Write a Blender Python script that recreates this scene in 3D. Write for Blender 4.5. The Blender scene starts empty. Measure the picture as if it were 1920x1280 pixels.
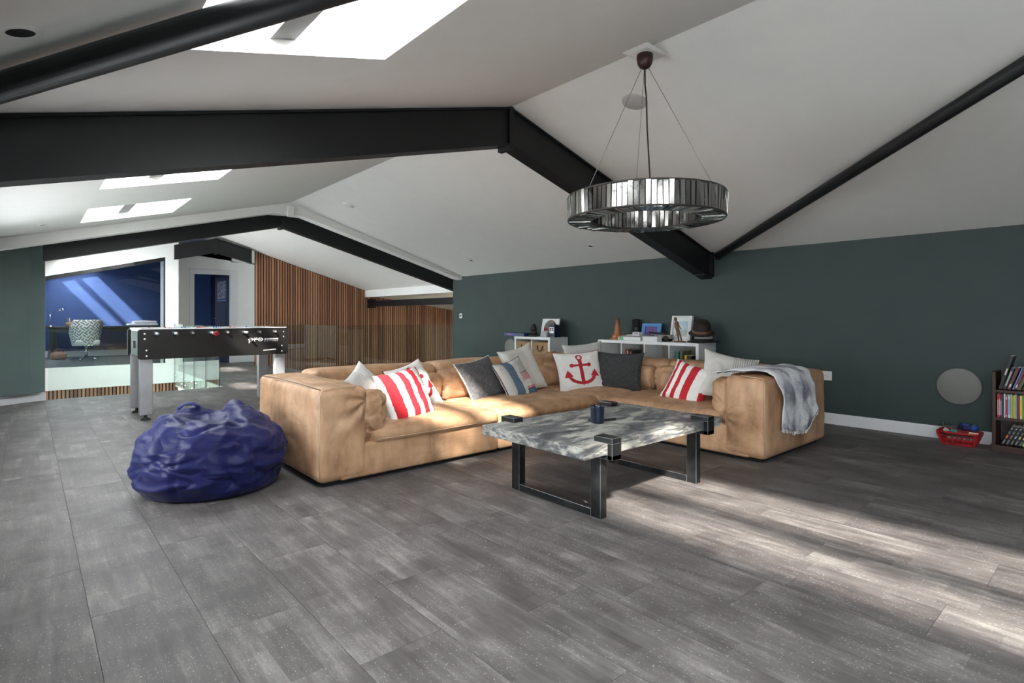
import bpy, bmesh, math, random
from mathutils import Vector, Matrix, noise

random.seed(7)
SC = bpy.context.scene
COL = SC.collection
R = math.radians

# ------------------------------------------------------------------ camera, world, sun, exposure
YAW = math.atan(910.0 / 1040.0)
cam_d = bpy.data.cameras.new('camera')
cam = bpy.data.objects.new('camera', cam_d)
COL.objects.link(cam)
cam.location = (0, 0, 1.0)
cam.rotation_euler = (R(90), 0, -YAW)
cam_d.sensor_width = 36.0
cam_d.lens = 36.0 * 1040.0 / 1920.0
cam_d.shift_y = -46.0 / 1920.0
cam_d.clip_start = 0.02
SC.camera = cam

world = bpy.data.worlds.new('world')
SC.world = world
world.use_nodes = True
bg = world.node_tree.nodes['Background']
bg.inputs['Color'].default_value = (0.93, 0.97, 1.0, 1)
bg.inputs['Strength'].default_value = 12.0

sun_d = bpy.data.lights.new('sun', 'SUN')
sun_d.energy = 12.5
sun_d.angle = R(3.0)
sun_d.color = (1.0, 0.93, 0.84)
sun = bpy.data.objects.new('sun', sun_d)
COL.objects.link(sun)
sun.rotation_euler = Vector((0.85, 0.85, -1.0)).to_track_quat('-Z', 'Y').to_euler()

SC.view_settings.view_transform = 'Standard'
SC.view_settings.look = 'None'
SC.view_settings.gamma = 1.0
SC.view_settings.use_curve_mapping = False
SC.view_settings.exposure = 0.80
SC.cycles.max_bounces = 12
SC.cycles.diffuse_bounces = 8
SC.cycles.glossy_bounces = 5
SC.cycles.transparent_max_bounces = 24
SC.cycles.sample_clamp_indirect = 6.0
SC.cycles.use_denoising = True

# ------------------------------------------------------------------ material helpers
class G:
    def __init__(self, name):
        self.mat = bpy.data.materials.new(name)
        self.mat.use_nodes = True
        self.nt = self.mat.node_tree
        self.b = self.nt.nodes['Principled BSDF']
        self.out = self.nt.nodes['Material Output']

    def set(self, node, key, v):
        s = node.inputs[key]
        if isinstance(v, bpy.types.NodeSocket):
            self.nt.links.new(v, s)
        else:
            if isinstance(v, (tuple, list)) and len(v) == 3 and s.type == 'RGBA':
                v = (*v, 1)
            s.default_value = v

    def n(self, typ, out=0, props=None, **kw):
        nd = self.nt.nodes.new(typ)
        for k, v in (props or {}).items():
            setattr(nd, k, v)
        for k, v in kw.items():
            self.set(nd, k.replace('_', ' '), v)
        return nd.outputs[out]

    def m(self, op, a, b=0.0, c=None):
        nd = self.nt.nodes.new('ShaderNodeMath')
        nd.operation = op
        self.set(nd, 0, a)
        self.set(nd, 1, b)
        if c is not None:
            self.set(nd, 2, c)
        return nd.outputs[0]

    def mix(self, f, a, b, blend='MIX'):
        nd = self.nt.nodes.new('ShaderNodeMix')
        nd.data_type = 'RGBA'
        nd.blend_type = blend
        self.set(nd, 0, f)
        self.set(nd, 6, a)
        self.set(nd, 7, b)
        return nd.outputs[2]

    def ramp(self, f, stops, interp='LINEAR'):
        nd = self.nt.nodes.new('ShaderNodeValToRGB')
        cr = nd.color_ramp
        cr.interpolation = interp
        while len(cr.elements) < len(stops):
            cr.elements.new(0.5)
        for e, (p, c) in zip(cr.elements, stops):
            e.position = p
            e.color = (*c, 1) if len(c) == 3 else c
        self.set(nd, 0, f)
        return nd.outputs[0]

    def pos(self):
        return self.n('ShaderNodeNewGeometry', 0)

    def uv(self):
        return self.n('ShaderNodeTexCoord', 2)

    def obj(self):
        return self.n('ShaderNodeTexCoord', 3)

    def xyz(self, v):
        nd = self.nt.nodes.new('ShaderNodeSeparateXYZ')
        self.set(nd, 0, v)
        return nd.outputs[0], nd.outputs[1], nd.outputs[2]

    def mapping(self, v, scale=(1, 1, 1), loc=(0, 0, 0), rot=(0, 0, 0)):
        return self.n('ShaderNodeMapping', 0, Vector=v, Scale=scale, Location=loc, Rotation=rot)

    def rnd(self):
        return self.n('ShaderNodeObjectInfo', 5)

    def bump(self, h, strength=0.3, dist=0.01):
        self.set(self.b, 'Normal', self.n('ShaderNodeBump', 0, Strength=strength, Distance=dist, Height=h))

    def base(self, c):
        self.set(self.b, 'Base Color', c)

    def p(self, **kw):
        for k, v in kw.items():
            self.set(self.b, k.replace('_', ' '), v)
        return self

    def rect(self, u, v, u0, u1, v0, v1):
        a = self.m('MULTIPLY', self.m('GREATER_THAN', u, u0), self.m('LESS_THAN', u, u1))
        b = self.m('MULTIPLY', self.m('GREATER_THAN', v, v0), self.m('LESS_THAN', v, v1))
        return self.m('MULTIPLY', a, b)

M = {}

def plain(key, col, rough=0.6, metal=0.0, var=0.06, scale=18.0, bump=0.0, spec=0.5):
    g = G(key)
    nz = g.n('ShaderNodeTexNoise', 0, Vector=g.pos(), Scale=scale, Detail=3.0)
    lo = tuple(max(0, x * (1 - var)) for x in col)
    hi = tuple(min(1, x * (1 + var)) for x in col)
    g.base(g.ramp(nz, [(0.3, lo), (0.7, hi)]))
    g.p(Roughness=rough, Metallic=metal)
    g.set(g.b, 'Specular IOR Level', spec)
    if bump:
        g.bump(nz, bump, 0.004)
    M[key] = g.mat
    return g.mat

plain('white_paint', (0.80, 0.785, 0.755), 0.75, var=0.015, scale=6, spec=0.25)
plain('white_wall', (0.87, 0.87, 0.855), 0.7, var=0.01, scale=6, spec=0.25)
plain('cream_wall', (0.72, 0.66, 0.56), 0.75, var=0.02, scale=6, spec=0.25)
plain('green_paint', (0.046, 0.068, 0.065), 0.62, var=0.05, scale=3, spec=0.3)
plain('green_grey_paint', (0.15, 0.205, 0.20), 0.62, var=0.05, scale=3, spec=0.3)
plain('navy_paint', (0.042, 0.076, 0.205), 0.55, var=0.05, scale=4, spec=0.3)
plain('navy_dark', (0.010, 0.016, 0.05), 0.6, var=0.05, scale=4, spec=0.3)
plain('gloss_white', (0.80, 0.80, 0.82), 0.4, var=0.01)
plain('black_steel', (0.006, 0.0068, 0.008), 0.5, var=0.15, scale=9, spec=0.45)
plain('shelf_white', (0.78, 0.79, 0.79), 0.45, var=0.01)
plain('shelf_grey', (0.36, 0.36, 0.34), 0.5, var=0.02)
plain('grey_plastic', (0.20, 0.198, 0.19), 0.55, var=0.02)
plain('pale_grey', (0.45, 0.44, 0.42), 0.6, var=0.02)
plain('black_plastic', (0.014, 0.014, 0.015), 0.4, var=0.1)
plain('black_panel', (0.010, 0.0095, 0.009), 0.35, var=0.1)
plain('slot_black', (0.006, 0.006, 0.006), 0.9, var=0.1)
plain('silver', (0.46, 0.47, 0.50), 0.38, metal=0.6, var=0.04)
plain('chrome', (0.75, 0.76, 0.78), 0.16, metal=1.0, var=0.02)
plain('rubber', (0.02, 0.02, 0.02), 0.7)
plain('red_plastic', (0.42, 0.012, 0.018), 0.35, var=0.06)
plain('blue_plastic', (0.02, 0.07, 0.32), 0.4, var=0.06)
plain('white_plastic', (0.78, 0.78, 0.78), 0.4, var=0.01)
plain('brown_metal', (0.045, 0.020, 0.018), 0.4, metal=0.3, var=0.1)
plain('wire_grey', (0.30, 0.29, 0.28), 0.4, metal=0.6)
plain('brown_leather_dark', (0.16, 0.07, 0.035), 0.5, var=0.2)
plain('orange_wood', (0.36, 0.13, 0.045), 0.45, var=0.3, scale=40)
plain('carved_wood', (0.17, 0.085, 0.04), 0.5, var=0.3, scale=50)
plain('felt_black', (0.016, 0.015, 0.015), 0.95, var=0.2)
plain('felt_brown', (0.028, 0.019, 0.015), 0.95, var=0.2)
plain('felt_grey', (0.40, 0.40, 0.40), 0.9, var=0.05)
plain('teddy_fur', (0.33, 0.18, 0.085), 0.95, var=0.35, scale=70, bump=0.8)
plain('dark_desk', (0.035, 0.032, 0.030), 0.45, var=0.1)
plain('paper', (0.80, 0.80, 0.79), 0.7, var=0.02)
plain('towel_white', (0.82, 0.82, 0.83), 0.9, var=0.03)
plain('green_field', (0.03, 0.22, 0.07), 0.5)
plain('green_card', (0.10, 0.45, 0.16), 0.5)
plain('photo_grey', (0.22, 0.20, 0.19), 0.4, var=0.5, scale=40)
plain('mahogany', (0.045, 0.017, 0.013), 0.4, var=0.25, scale=25)
plain('shoe_brown', (0.22, 0.10, 0.06), 0.6, var=0.2)
plain('dark_blue', (0.012, 0.016, 0.06), 0.45, var=0.08)
plain('purple_card', (0.10, 0.05, 0.20), 0.5, var=0.2)
plain('picture_mat', (0.80, 0.82, 0.82), 0.6, var=0.02)
plain('cork_basket', (0.34, 0.21, 0.11), 0.8, var=0.25, scale=60, bump=0.4)
plain('rail_white', (0.80, 0.80, 0.80), 0.35, var=0.01)
plain('skyframe', (0.22, 0.22, 0.22), 0.5, var=0.02)
plain('seam_dark', (0.11, 0.075, 0.055), 0.6, var=0.1)
plain('seam_light', (0.52, 0.38, 0.26), 0.6, var=0.1)
plain('red_cord', (0.22, 0.012, 0.022), 0.7, var=0.1)
plain('red_motif', (0.42, 0.012, 0.022), 0.7, var=0.08)
plain('cream_cord', (0.66, 0.64, 0.60), 0.8, var=0.05)

def glass_mat(key, tint, refl=1.0):
    g = G(key)
    g.nt.nodes.remove(g.b)
    fac = g.n('ShaderNodeLayerWeight', 1, Blend=0.5)
    f5 = g.m('POWER', fac, 5.0)
    f = g.m('MULTIPLY', g.m('ADD', g.m('MULTIPLY', f5, 0.96), 0.04), refl)
    tr = g.n('ShaderNodeBsdfTransparent', 0, Color=tint)
    gl = g.n('ShaderNodeBsdfGlossy', 0, Color=(1, 1, 1), Roughness=0.0)
    mx = g.nt.nodes.new('ShaderNodeMixShader')
    g.set(mx, 0, f)
    g.nt.links.new(tr, mx.inputs[1])
    g.nt.links.new(gl, mx.inputs[2])
    g.nt.links.new(mx.outputs[0], g.out.inputs[0])
    M[key] = g.mat
glass_mat('clear_glass', (0.98, 0.99, 0.99))
glass_mat('balustrade_glass', (0.90, 0.955, 0.93))
glass_mat('office_glass', (0.95, 0.97, 0.97))

# floor vinyl: grey cork-like planks with stretched strips and pale flecks
g = G('floor_vinyl')
P = g.pos()
x, y, z = g.xyz(P)
rnd = g.rnd()
off = g.n('ShaderNodeCombineXYZ', 0, X=g.m('MULTIPLY', rnd, 37.0), Y=g.m('MULTIPLY', rnd, 91.0), Z=0.0)
pv = g.n('ShaderNodeVectorMath', 0, {'operation': 'ADD'})
vm = pv.node
g.nt.links.new(P, vm.inputs[0]); g.nt.links.new(off, vm.inputs[1])
streak = g.n('ShaderNodeTexNoise', 0, Vector=g.mapping(pv, (15, 1.5, 1)), Scale=1.9, Detail=9.0, Roughness=0.72)
cell = g.n('ShaderNodeTexBrick', 0, {'offset': 0.37, 'squash': 1.0}, Vector=g.mapping(pv, (1, 1, 1), rot=(0, 0, R(90))),
           Color1=(0, 0, 0), Color2=(1, 1, 1), Mortar=(0.5, 0.5, 0.5), Scale=1.0, Mortar_Size=0.0, Bias=0.0, Brick_Width=0.30, Row_Height=0.094)
cloud = g.n('ShaderNodeTexNoise', 0, Vector=g.mapping(pv, (2.2, 1.6, 1)), Scale=2.2, Detail=5.0, Roughness=0.6)
t = g.m('ADD', g.m('MULTIPLY', streak, 0.62), g.m('MULTIPLY', cell, 0.10))
t = g.m('ADD', t, g.m('MULTIPLY', cloud, 0.42))
t = g.m('ADD', t, g.m('MULTIPLY', rnd, 0.06))
base = g.ramp(t, [(0.38, (0.042, 0.037, 0.036)), (0.52, (0.078, 0.070, 0.0685)), (0.64, (0.122, 0.111, 0.108)), (0.80, (0.25, 0.234, 0.218))])
fleck = g.n('ShaderNodeTexNoise', 0, Vector=g.mapping(P, (1.0, 0.45, 1)), Scale=190.0, Detail=2.0)
fm = g.m('MULTIPLY', g.m('GREATER_THAN', fleck, 0.66), g.m('GREATER_THAN', cloud, 0.44))
g.base(g.mix(g.m('MULTIPLY', fm, 0.45), base, (0.50, 0.48, 0.45)))
g.p(Roughness=g.ramp(streak, [(0.3, (0.44,) * 3), (0.7, (0.60,) * 3)]))
g.set(g.b, 'Specular IOR Level', 0.28)
g.bump(g.m('ADD', streak, g.m('MULTIPLY', fm, 0.5)), 0.15, 0.004)
M['floor_vinyl'] = g.mat
plain('glass_edge', (0.015, 0.035, 0.028), 0.2)
plain('floor_slab', (0.05, 0.05, 0.05), 0.8)

# leather
g = G('tan_leather')
P = g.pos()
n1 = g.n('ShaderNodeTexNoise', 0, Vector=P, Scale=3.6, Detail=7.0, Roughness=0.66, Distortion=0.5)
n2 = g.n('ShaderNodeTexNoise', 0, Vector=g.mapping(P, (5, 5, 1.3)), Scale=2.0, Detail=4.0)
n3 = g.n('ShaderNodeTexNoise', 0, Vector=P, Scale=140.0, Detail=2.0)
c1 = g.ramp(g.m('ADD', g.m('MULTIPLY', n1, 0.6), g.m('MULTIPLY', n2, 0.4)), [(0.36, (0.27, 0.148, 0.078)), (0.5, (0.44, 0.258, 0.145)), (0.64, (0.57, 0.365, 0.225))])
g.base(c1)
g.p(Roughness=g.ramp(n1, [(0.3, (0.42,) * 3), (0.7, (0.60,) * 3)]))
cr = g.n('ShaderNodeTexNoise', 0, Vector=g.mapping(P, (2.2, 2.2, 3.2)), Scale=2.8, Detail=3.0, Roughness=0.5, Distortion=1.4)
ridge = g.m('ABSOLUTE', g.m('SUBTRACT', cr, 0.5))
hgt = g.m('ADD', g.m('MULTIPLY', g.m('MINIMUM', g.m('MULTIPLY', ridge, 9.0), 1.0), 0.5), g.m('MULTIPLY', n3, 0.12))
g.bump(hgt, 0.14, 0.012)
M['tan_leather'] = g.mat

# slats
g = G('walnut_slat')
rnd = g.rnd()
P = g.pos()
gr = g.n('ShaderNodeTexNoise', 0, Vector=g.mapping(P, (60, 60, 2.0)), Scale=1.0, Detail=4.0)
t = g.m('ADD', g.m('MULTIPLY', rnd, 0.6), g.m('MULTIPLY', gr, 0.4))
g.base(g.ramp(t, [(0.15, (0.19, 0.080, 0.042)), (0.5, (0.32, 0.145, 0.078)), (0.85, (0.47, 0.245, 0.14))]))
g.p(Roughness=0.55)
M['walnut_slat'] = g.mat

# mottled stone-look table top
g = G('mottled_top')
P = g.pos()
a = g.n('ShaderNodeTexNoise', 0, Vector=g.mapping(P, (2.0, 4.2, 7.0)), Scale=1.7, Detail=9.0, Roughness=0.62, Distortion=0.9)
b = g.n('ShaderNodeTexNoise', 0, Vector=g.mapping(P, (4, 8, 20)), Scale=2.2, Detail=6.0, Roughness=0.6, Distortion=1.2)
t = g.m('ADD', g.m('MULTIPLY', a, 0.65), g.m('MULTIPLY', b, 0.35))
g.base(g.ramp(t, [(0.35, (0.025, 0.027, 0.031)), (0.44, (0.085, 0.088, 0.095)), (0.50, (0.165, 0.165, 0.16)), (0.56, (0.40, 0.39, 0.35)), (0.70, (0.56, 0.54, 0.49))]))
g.p(Roughness=0.36)
g.bump(t, 0.05, 0.003)
M['mottled_top'] = g.mat

# black waxed iron with rubbed edges
g = G('waxed_iron')
bev = g.n('ShaderNodeNewGeometry', 7)
P = g.pos()
nz = g.n('ShaderNodeTexNoise', 0, Vector=P, Scale=14.0, Detail=4.0)
g.base(g.ramp(nz, [(0.3, (0.008, 0.009, 0.010)), (0.75, (0.040, 0.041, 0.043))]))
g.p(Roughness=0.36, Metallic=0.55)
M['waxed_iron'] = g.mat
plain('rubbed_steel', (0.20, 0.205, 0.21), 0.35, metal=0.7)

# antique mirror
g = G('antique_mirror')
rnd = g.rnd()
P = g.pos()
nz = g.n('ShaderNodeTexNoise', 0, Vector=g.mapping(P, (1, 1, 0.6)), Scale=45.0, Detail=5.0, Roughness=0.7)
g.base(g.mix(nz, g.ramp(rnd, [(0.0, (0.16, 0.155, 0.145)), (0.5, (0.38, 0.375, 0.36)), (1.0, (0.70, 0.70, 0.68))]), (0.36, 0.35, 0.33)))
g.p(Metallic=1.0, Roughness=g.ramp(nz, [(0.35, (0.05,) * 3), (0.75, (0.34,) * 3)]))
g.bump(nz, 0.12, 0.002)
M['antique_mirror'] = g.mat
plain('mirror_lead', (0.06, 0.055, 0.05), 0.45, metal=0.6)

# nylon beanbag
g = G('navy_nylon')
P = g.pos()
nz = g.n('ShaderNodeTexNoise', 0, Vector=g.mapping(P, (1.2, 1.2, 3.0)), Scale=2.6, Detail=2.0, Roughness=0.45, Distortion=0.8)
weave = g.n('ShaderNodeTexNoise', 0, Vector=P, Scale=420.0, Detail=0.0)
rg = g.m('ABSOLUTE', g.m('SUBTRACT', nz, 0.5))
g.base(g.ramp(nz, [(0.3, (0.008, 0.010, 0.060)), (0.7, (0.012, 0.015, 0.085))]))
g.p(Roughness=0.45)
g.set(g.b, 'Specular IOR Level', 0.16)
g.set(g.b, 'Sheen Weight', 0.05)
g.bump(g.m('ADD', g.m('MULTIPLY', g.m('MINIMUM', g.m('MULTIPLY', rg, 7.0), 1.0), 0.6), g.m('MULTIPLY', weave, 0.02)), 0.45, 0.02)
M['navy_nylon'] = g.mat

def fabric_base(g):
    P = g.obj()
    w = g.n('ShaderNodeTexNoise', 0, Vector=P, Scale=260.0, Detail=1.0)
    g.p(Roughness=0.92)
    g.set(g.b, 'Specular IOR Level', 0.15)
    return w

RED = (0.50, 0.010, 0.022)
OFFW = (0.80, 0.79, 0.76)
def stripe_mat(key, stops):
    g = G(key)
    w = fabric_base(g)
    u, v, _ = g.xyz(g.uv())
    c = g.ramp(u, stops, 'CONSTANT')
    g.base(g.mix(g.m('MULTIPLY', w, 0.12), c, (0.30, 0.28, 0.27)))
    cr = g.n('ShaderNodeTexNoise', 0, Vector=g.mapping(g.uv(), (2, 6, 1)), Scale=2.5, Detail=2.0)
    g.bump(g.m('ADD', cr, g.m('MULTIPLY', w, 0.1)), 0.5, 0.012)
    M[key] = g.mat
stripe_mat('red_stripe_a', [(0.0, OFFW), (0.05, RED), (0.24, OFFW), (0.40, RED), (0.55, OFFW), (0.66, RED), (0.79, OFFW), (0.93, RED)])
stripe_mat('red_stripe_b', [(0.0, OFFW), (0.07, RED), (0.15, OFFW), (0.25, RED), (0.35, OFFW), (0.48, RED), (0.66, OFFW), (0.90, RED)])
stripe_mat('plain_white_cotton', [(0.0, OFFW), (0.9, OFFW)])

def rib_mat(key, lo, hi, col, line, freq, rot):
    g = G(key)
    w = fabric_base(g)
    uvr = g.mapping(g.uv(), (1, 1, 1), rot=(0, 0, rot))
    u, v, _ = g.xyz(uvr)
    u0, v0, _ = g.xyz(g.uv())
    s = g.m('SINE', g.m('MULTIPLY', u, freq))
    zone = g.m('MULTIPLY', g.m('GREATER_THAN', u0, lo), g.m('LESS_THAN', u0, hi))
    k = g.m('MULTIPLY', g.m('GREATER_THAN', s, 0.45), zone)
    g.base(g.mix(g.m('MULTIPLY', k, 0.8), col, line))
    g.bump(g.m('ADD', g.m('MULTIPLY', g.m('MULTIPLY', s, zone), -0.4), g.m('MULTIPLY', w, 0.2)), 0.5, 0.006)
    M[key] = g.mat
rib_mat('rib_grey', 0.0, 0.62, (0.66, 0.65, 0.63), (0.30, 0.29, 0.29), 150.0, 0.0)
rib_mat('rib_cream', 0.0, 0.60, (0.68, 0.66, 0.61), (0.46, 0.44, 0.41), 200.0, 0.0)
rib_mat('rib_pale', 0.0, 1.0, (0.60, 0.59, 0.57), (0.40, 0.39, 0.38), 190.0, 0.0)
rib_mat('rib_right', 0.55, 1.0, (0.60, 0.58, 0.55), (0.27, 0.26, 0.26), 150.0, 0.0)

def denim_mat(key, c0, c1):
    g = G(key)
    P = g.obj()
    a = g.n('ShaderNodeTexNoise', 0, Vector=g.mapping(P, (30, 260, 1)), Scale=1.0, Detail=3.0)
    b = g.n('ShaderNodeTexNoise', 0, Vector=g.mapping(P, (260, 30, 1)), Scale=1.0, Detail=3.0)
    t = g.m('MULTIPLY', g.m('ADD', a, b), 0.5)
    g.base(g.ramp(t, [(0.38, c0), (0.62, c1)]))
    g.p(Roughness=0.95)
    g.bump(t, 0.3, 0.004)
    M[key] = g.mat
denim_mat('denim_grey', (0.040, 0.041, 0.048), (0.150, 0.148, 0.155))
denim_mat('charcoal_weave', (0.016, 0.017, 0.018), (0.062, 0.064, 0.066))

g = G('patchwork')
w = fabric_base(g)
u, v, _ = g.xyz(g.uv())
c = g.mix(w, (0.44, 0.43, 0.41), (0.54, 0.53, 0.50))
blue = g.mix(w, (0.085, 0.135, 0.19), (0.125, 0.185, 0.25))
c = g.mix(g.rect(u, v, 0.20, 0.47, -1, 2), c, blue)
edge = g.m('MULTIPLY', g.rect(u, v, 0.12, 0.23, -1, 2), g.m('GREATER_THAN', g.m('SINE', g.m('MULTIPLY', v, 230.0)), 0.3))
c = g.mix(g.m('MULTIPLY', edge, 0.5), c, (0.20, 0.22, 0.24))
c = g.mix(g.rect(u, v, 0.47, 0.60, -1, 2), c, (0.62, 0.60, 0.55))
c = g.mix(g.rect(u, v, 0.60, 1.1, -1, 0.17), c, blue)
c = g.mix(g.rect(u, v, 0.60, 1.1, 0.17, 0.225), c, (0.60, 0.06, 0.09))
c = g.mix(g.rect(u, v, 0.60, 1.1, 0.19, 0.20), c, (0.78, 0.72, 0.68))
c = g.mix(g.rect(u, v, 0.60, 0.98, 0.225, 0.40), c, (0.66, 0.64, 0.57))
pk = g.m('GREATER_THAN', g.m('SINE', g.m('MULTIPLY', v, 190.0)), -0.3)
c = g.mix(g.m('MULTIPLY', g.rect(u, v, 0.62, 0.96, 0.41, 0.60), pk), c, (0.66, 0.19, 0.20))
ds = g.m('GREATER_THAN', g.m('SINE', g.m('MULTIPLY', u, 120.0)), -0.2)
c = g.mix(g.m('MULTIPLY', g.rect(u, v, 0.57, 0.92, 0.605, 0.635), ds), c, (0.06, 0.06, 0.08))
g.base(c)
cr = g.n('ShaderNodeTexNoise', 0, Vector=g.mapping(g.uv(), (2, 5, 1)), Scale=3.0, Detail=2.0)
g.bump(g.m('ADD', cr, g.m('MULTIPLY', w, 0.2)), 0.4, 0.010)
M['patchwork'] = g.mat

g = G('plaid_throw')
w = fabric_base(g)
u, v, _ = g.xyz(g.uv())
wob = g.m('MULTIPLY', g.n('ShaderNodeTexNoise', 0, Vector=g.uv(), Scale=7.0, Detail=4.0), 0.30)
su = g.m('SINE', g.m('MULTIPLY', g.m('ADD', u, wob), 13.0))
sv = g.m('SINE', g.m('MULTIPLY', g.m('ADD', v, wob), 21.0))
t = g.m('ADD', g.m('MULTIPLY', su, 0.25), g.m('ADD', g.m('MULTIPLY', sv, 0.25), 0.5))
g.base(g.ramp(t, [(0.0, (0.19, 0.19, 0.225)), (0.35, (0.38, 0.385, 0.43)), (0.6, (0.62, 0.63, 0.67)), (1.0, (0.78, 0.785, 0.80))]))
g.bump(g.n('ShaderNodeTexNoise', 0, Vector=g.uv(), Scale=60.0, Detail=3.0), 0.6, 0.01)
M['plaid_throw'] = g.mat

# key-pattern upholstery
g = G('key_pattern')
w = fabric_base(g)
uvr = g.mapping(g.uv(), (1, 1, 1), rot=(0, 0, R(40)))
br = g.n('ShaderNodeTexBrick', 1, {'offset': 0.5}, Vector=uvr, Scale=1.0, Mortar_Size=0.020, Brick_Width=0.34, Row_Height=0.085)
br2 = g.n('ShaderNodeTexBrick', 1, {'offset': 0.5}, Vector=g.mapping(g.uv(), (1, 1, 1), rot=(0, 0, R(-50))), Scale=1.0, Mortar_Size=0.020, Brick_Width=0.34, Row_Height=0.085)
sel = g.n('ShaderNodeTexChecker', 1, Vector=uvr, Scale=6.0)
k = g.m('ADD', g.m('MULTIPLY', br, sel), g.m('MULTIPLY', br2, g.m('SUBTRACT', 1.0, sel)))
g.base(g.mix(k, (0.20, 0.22, 0.20), (0.72, 0.73, 0.68)))
M['key_pattern'] = g.mat

# dark office rug and patterned blind glass
g = G('office_rug')
P = g.pos()
x, y, z = g.xyz(P)
s = g.m('GREATER_THAN', g.m('SINE', g.m('MULTIPLY', y, 26.0)), 0.2)
g.base(g.mix(g.m('MULTIPLY', s, 0.6), (0.045, 0.048, 0.055), (0.11, 0.115, 0.12)))
g.p(Roughness=0.95)
M['office_rug'] = g.mat
g = G('patterned_blind')
vo = g.n('ShaderNodeTexVoronoi', 0, {'feature': 'DISTANCE_TO_EDGE'}, Vector=g.pos(), Scale=16.0)
g.base(g.mix(g.m('LESS_THAN', vo, 0.10), (0.045, 0.050, 0.14), (0.26, 0.26, 0.34)))
g.p(Roughness=0.6)
M['patterned_blind'] = g.mat
# framed sea-and-sky print
g = G('sea_print')
u, v, _ = g.xyz(g.uv())
g.base(g.ramp(v, [(0.0, (0.50, 0.52, 0.50)), (0.35, (0.42, 0.50, 0.50)), (0.55, (0.55, 0.68, 0.74)), (1.0, (0.46, 0.62, 0.72))]))
g.p(Roughness=0.3)
M['sea_print'] = g.mat

# ------------------------------------------------------------------ mesh helpers
def link(name, me, mat=None, parent=None, loc=(0, 0, 0), smooth=False):
    o = bpy.data.objects.new(name, me)
    COL.objects.link(o)
    if parent is not None:
        o.parent = parent
    o.location = loc
    if mat is not None and not me.materials:
        me.materials.append(M[mat] if isinstance(mat, str) else mat)
    if smooth:
        for p in me.polygons:
            p.use_smooth = True
    return o

def mk(name, verts, faces, mat, parent=None, smooth=False, uvs=None, loc=(0, 0, 0)):
    me = bpy.data.meshes.new(name)
    me.from_pydata([tuple(v) for v in verts], [], faces)
    if uvs is not None:
        ul = me.uv_layers.new(name='UVMap')
        for lp in me.loops:
            ul.data[lp.index].uv = uvs[lp.vertex_index]
    me.update()
    return link(name, me, mat, parent, loc, smooth)

def bm_obj(name, bm, mat, parent=None, smooth=False, loc=(0, 0, 0)):
    bmesh.ops.recalc_face_normals(bm, faces=bm.faces)
    me = bpy.data.meshes.new(name)
    bm.to_mesh(me)
    bm.free()
    return link(name, me, mat, parent, loc, smooth)

def bm_box(bm, x0, x1, y0, y1, z0, z1, bevel=0.0, seg=2, mtx=None):
    r = bmesh.ops.create_cube(bm, size=1.0)
    vs = r['verts']
    for v in vs:
        v.co = Vector(((x0 + x1) / 2 + v.co.x * (x1 - x0), (y0 + y1) / 2 + v.co.y * (y1 - y0), (z0 + z1) / 2 + v.co.z * (z1 - z0)))
    if bevel > 0:
        es = list({e for v in vs for e in v.link_edges})
        r2 = bmesh.ops.bevel(bm, geom=es, offset=bevel, segments=seg, affect='EDGES', profile=0.5)
        vs = [v for v in r2['verts']] if r2['verts'] else vs
        vs = list({v for f in r2['faces'] for v in f.verts} | {v for v in vs if v.is_valid})
    if mtx is not None:
        bmesh.ops.transform(bm, matrix=mtx, verts=[v for v in vs if v.is_valid])
    return vs

def box(name, x0, x1, y0, y1, z0, z1, mat, parent=None, bevel=0.0, mtx=None, loc=(0, 0, 0)):
    bm = bmesh.new()
    bm_box(bm, x0, x1, y0, y1, z0, z1, bevel)
    if mtx is not None:
        bmesh.ops.transform(bm, matrix=mtx, verts=bm.verts)
    return bm_obj(name, bm, mat, parent, loc=loc)

def prism_xz(name, poly, y0, y1, mat, parent=None):
    n = len(poly)
    vs = [(p[0], y0, p[1]) for p in poly] + [(p[0], y1, p[1]) for p in poly]
    fs = [tuple(range(n)), tuple(range(2 * n - 1, n - 1, -1))]
    for i in range(n):
        j = (i + 1) % n
        fs.append((i, i + n, j + n, j))
    o = mk(name, vs, fs, mat, parent)
    bm = bmesh.new(); bm.from_mesh(o.data); bmesh.ops.recalc_face_normals(bm, faces=bm.faces); bm.to_mesh(o.data); bm.free()
    return o

def prism_xy(name, poly, z0, z1, mat, parent=None):
    n = len(poly)
    vs = [(p[0], p[1], z0) for p in poly] + [(p[0], p[1], z1) for p in poly]
    fs = [tuple(range(n)), tuple(range(2 * n - 1, n - 1, -1))]
    for i in range(n):
        j = (i + 1) % n
        fs.append((i, i + n, j + n, j))
    o = mk(name, vs, fs, mat, parent)
    bm = bmesh.new(); bm.from_mesh(o.data); bmesh.ops.recalc_face_normals(bm, faces=bm.faces); bm.to_mesh(o.data); bm.free()
    return o

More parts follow.
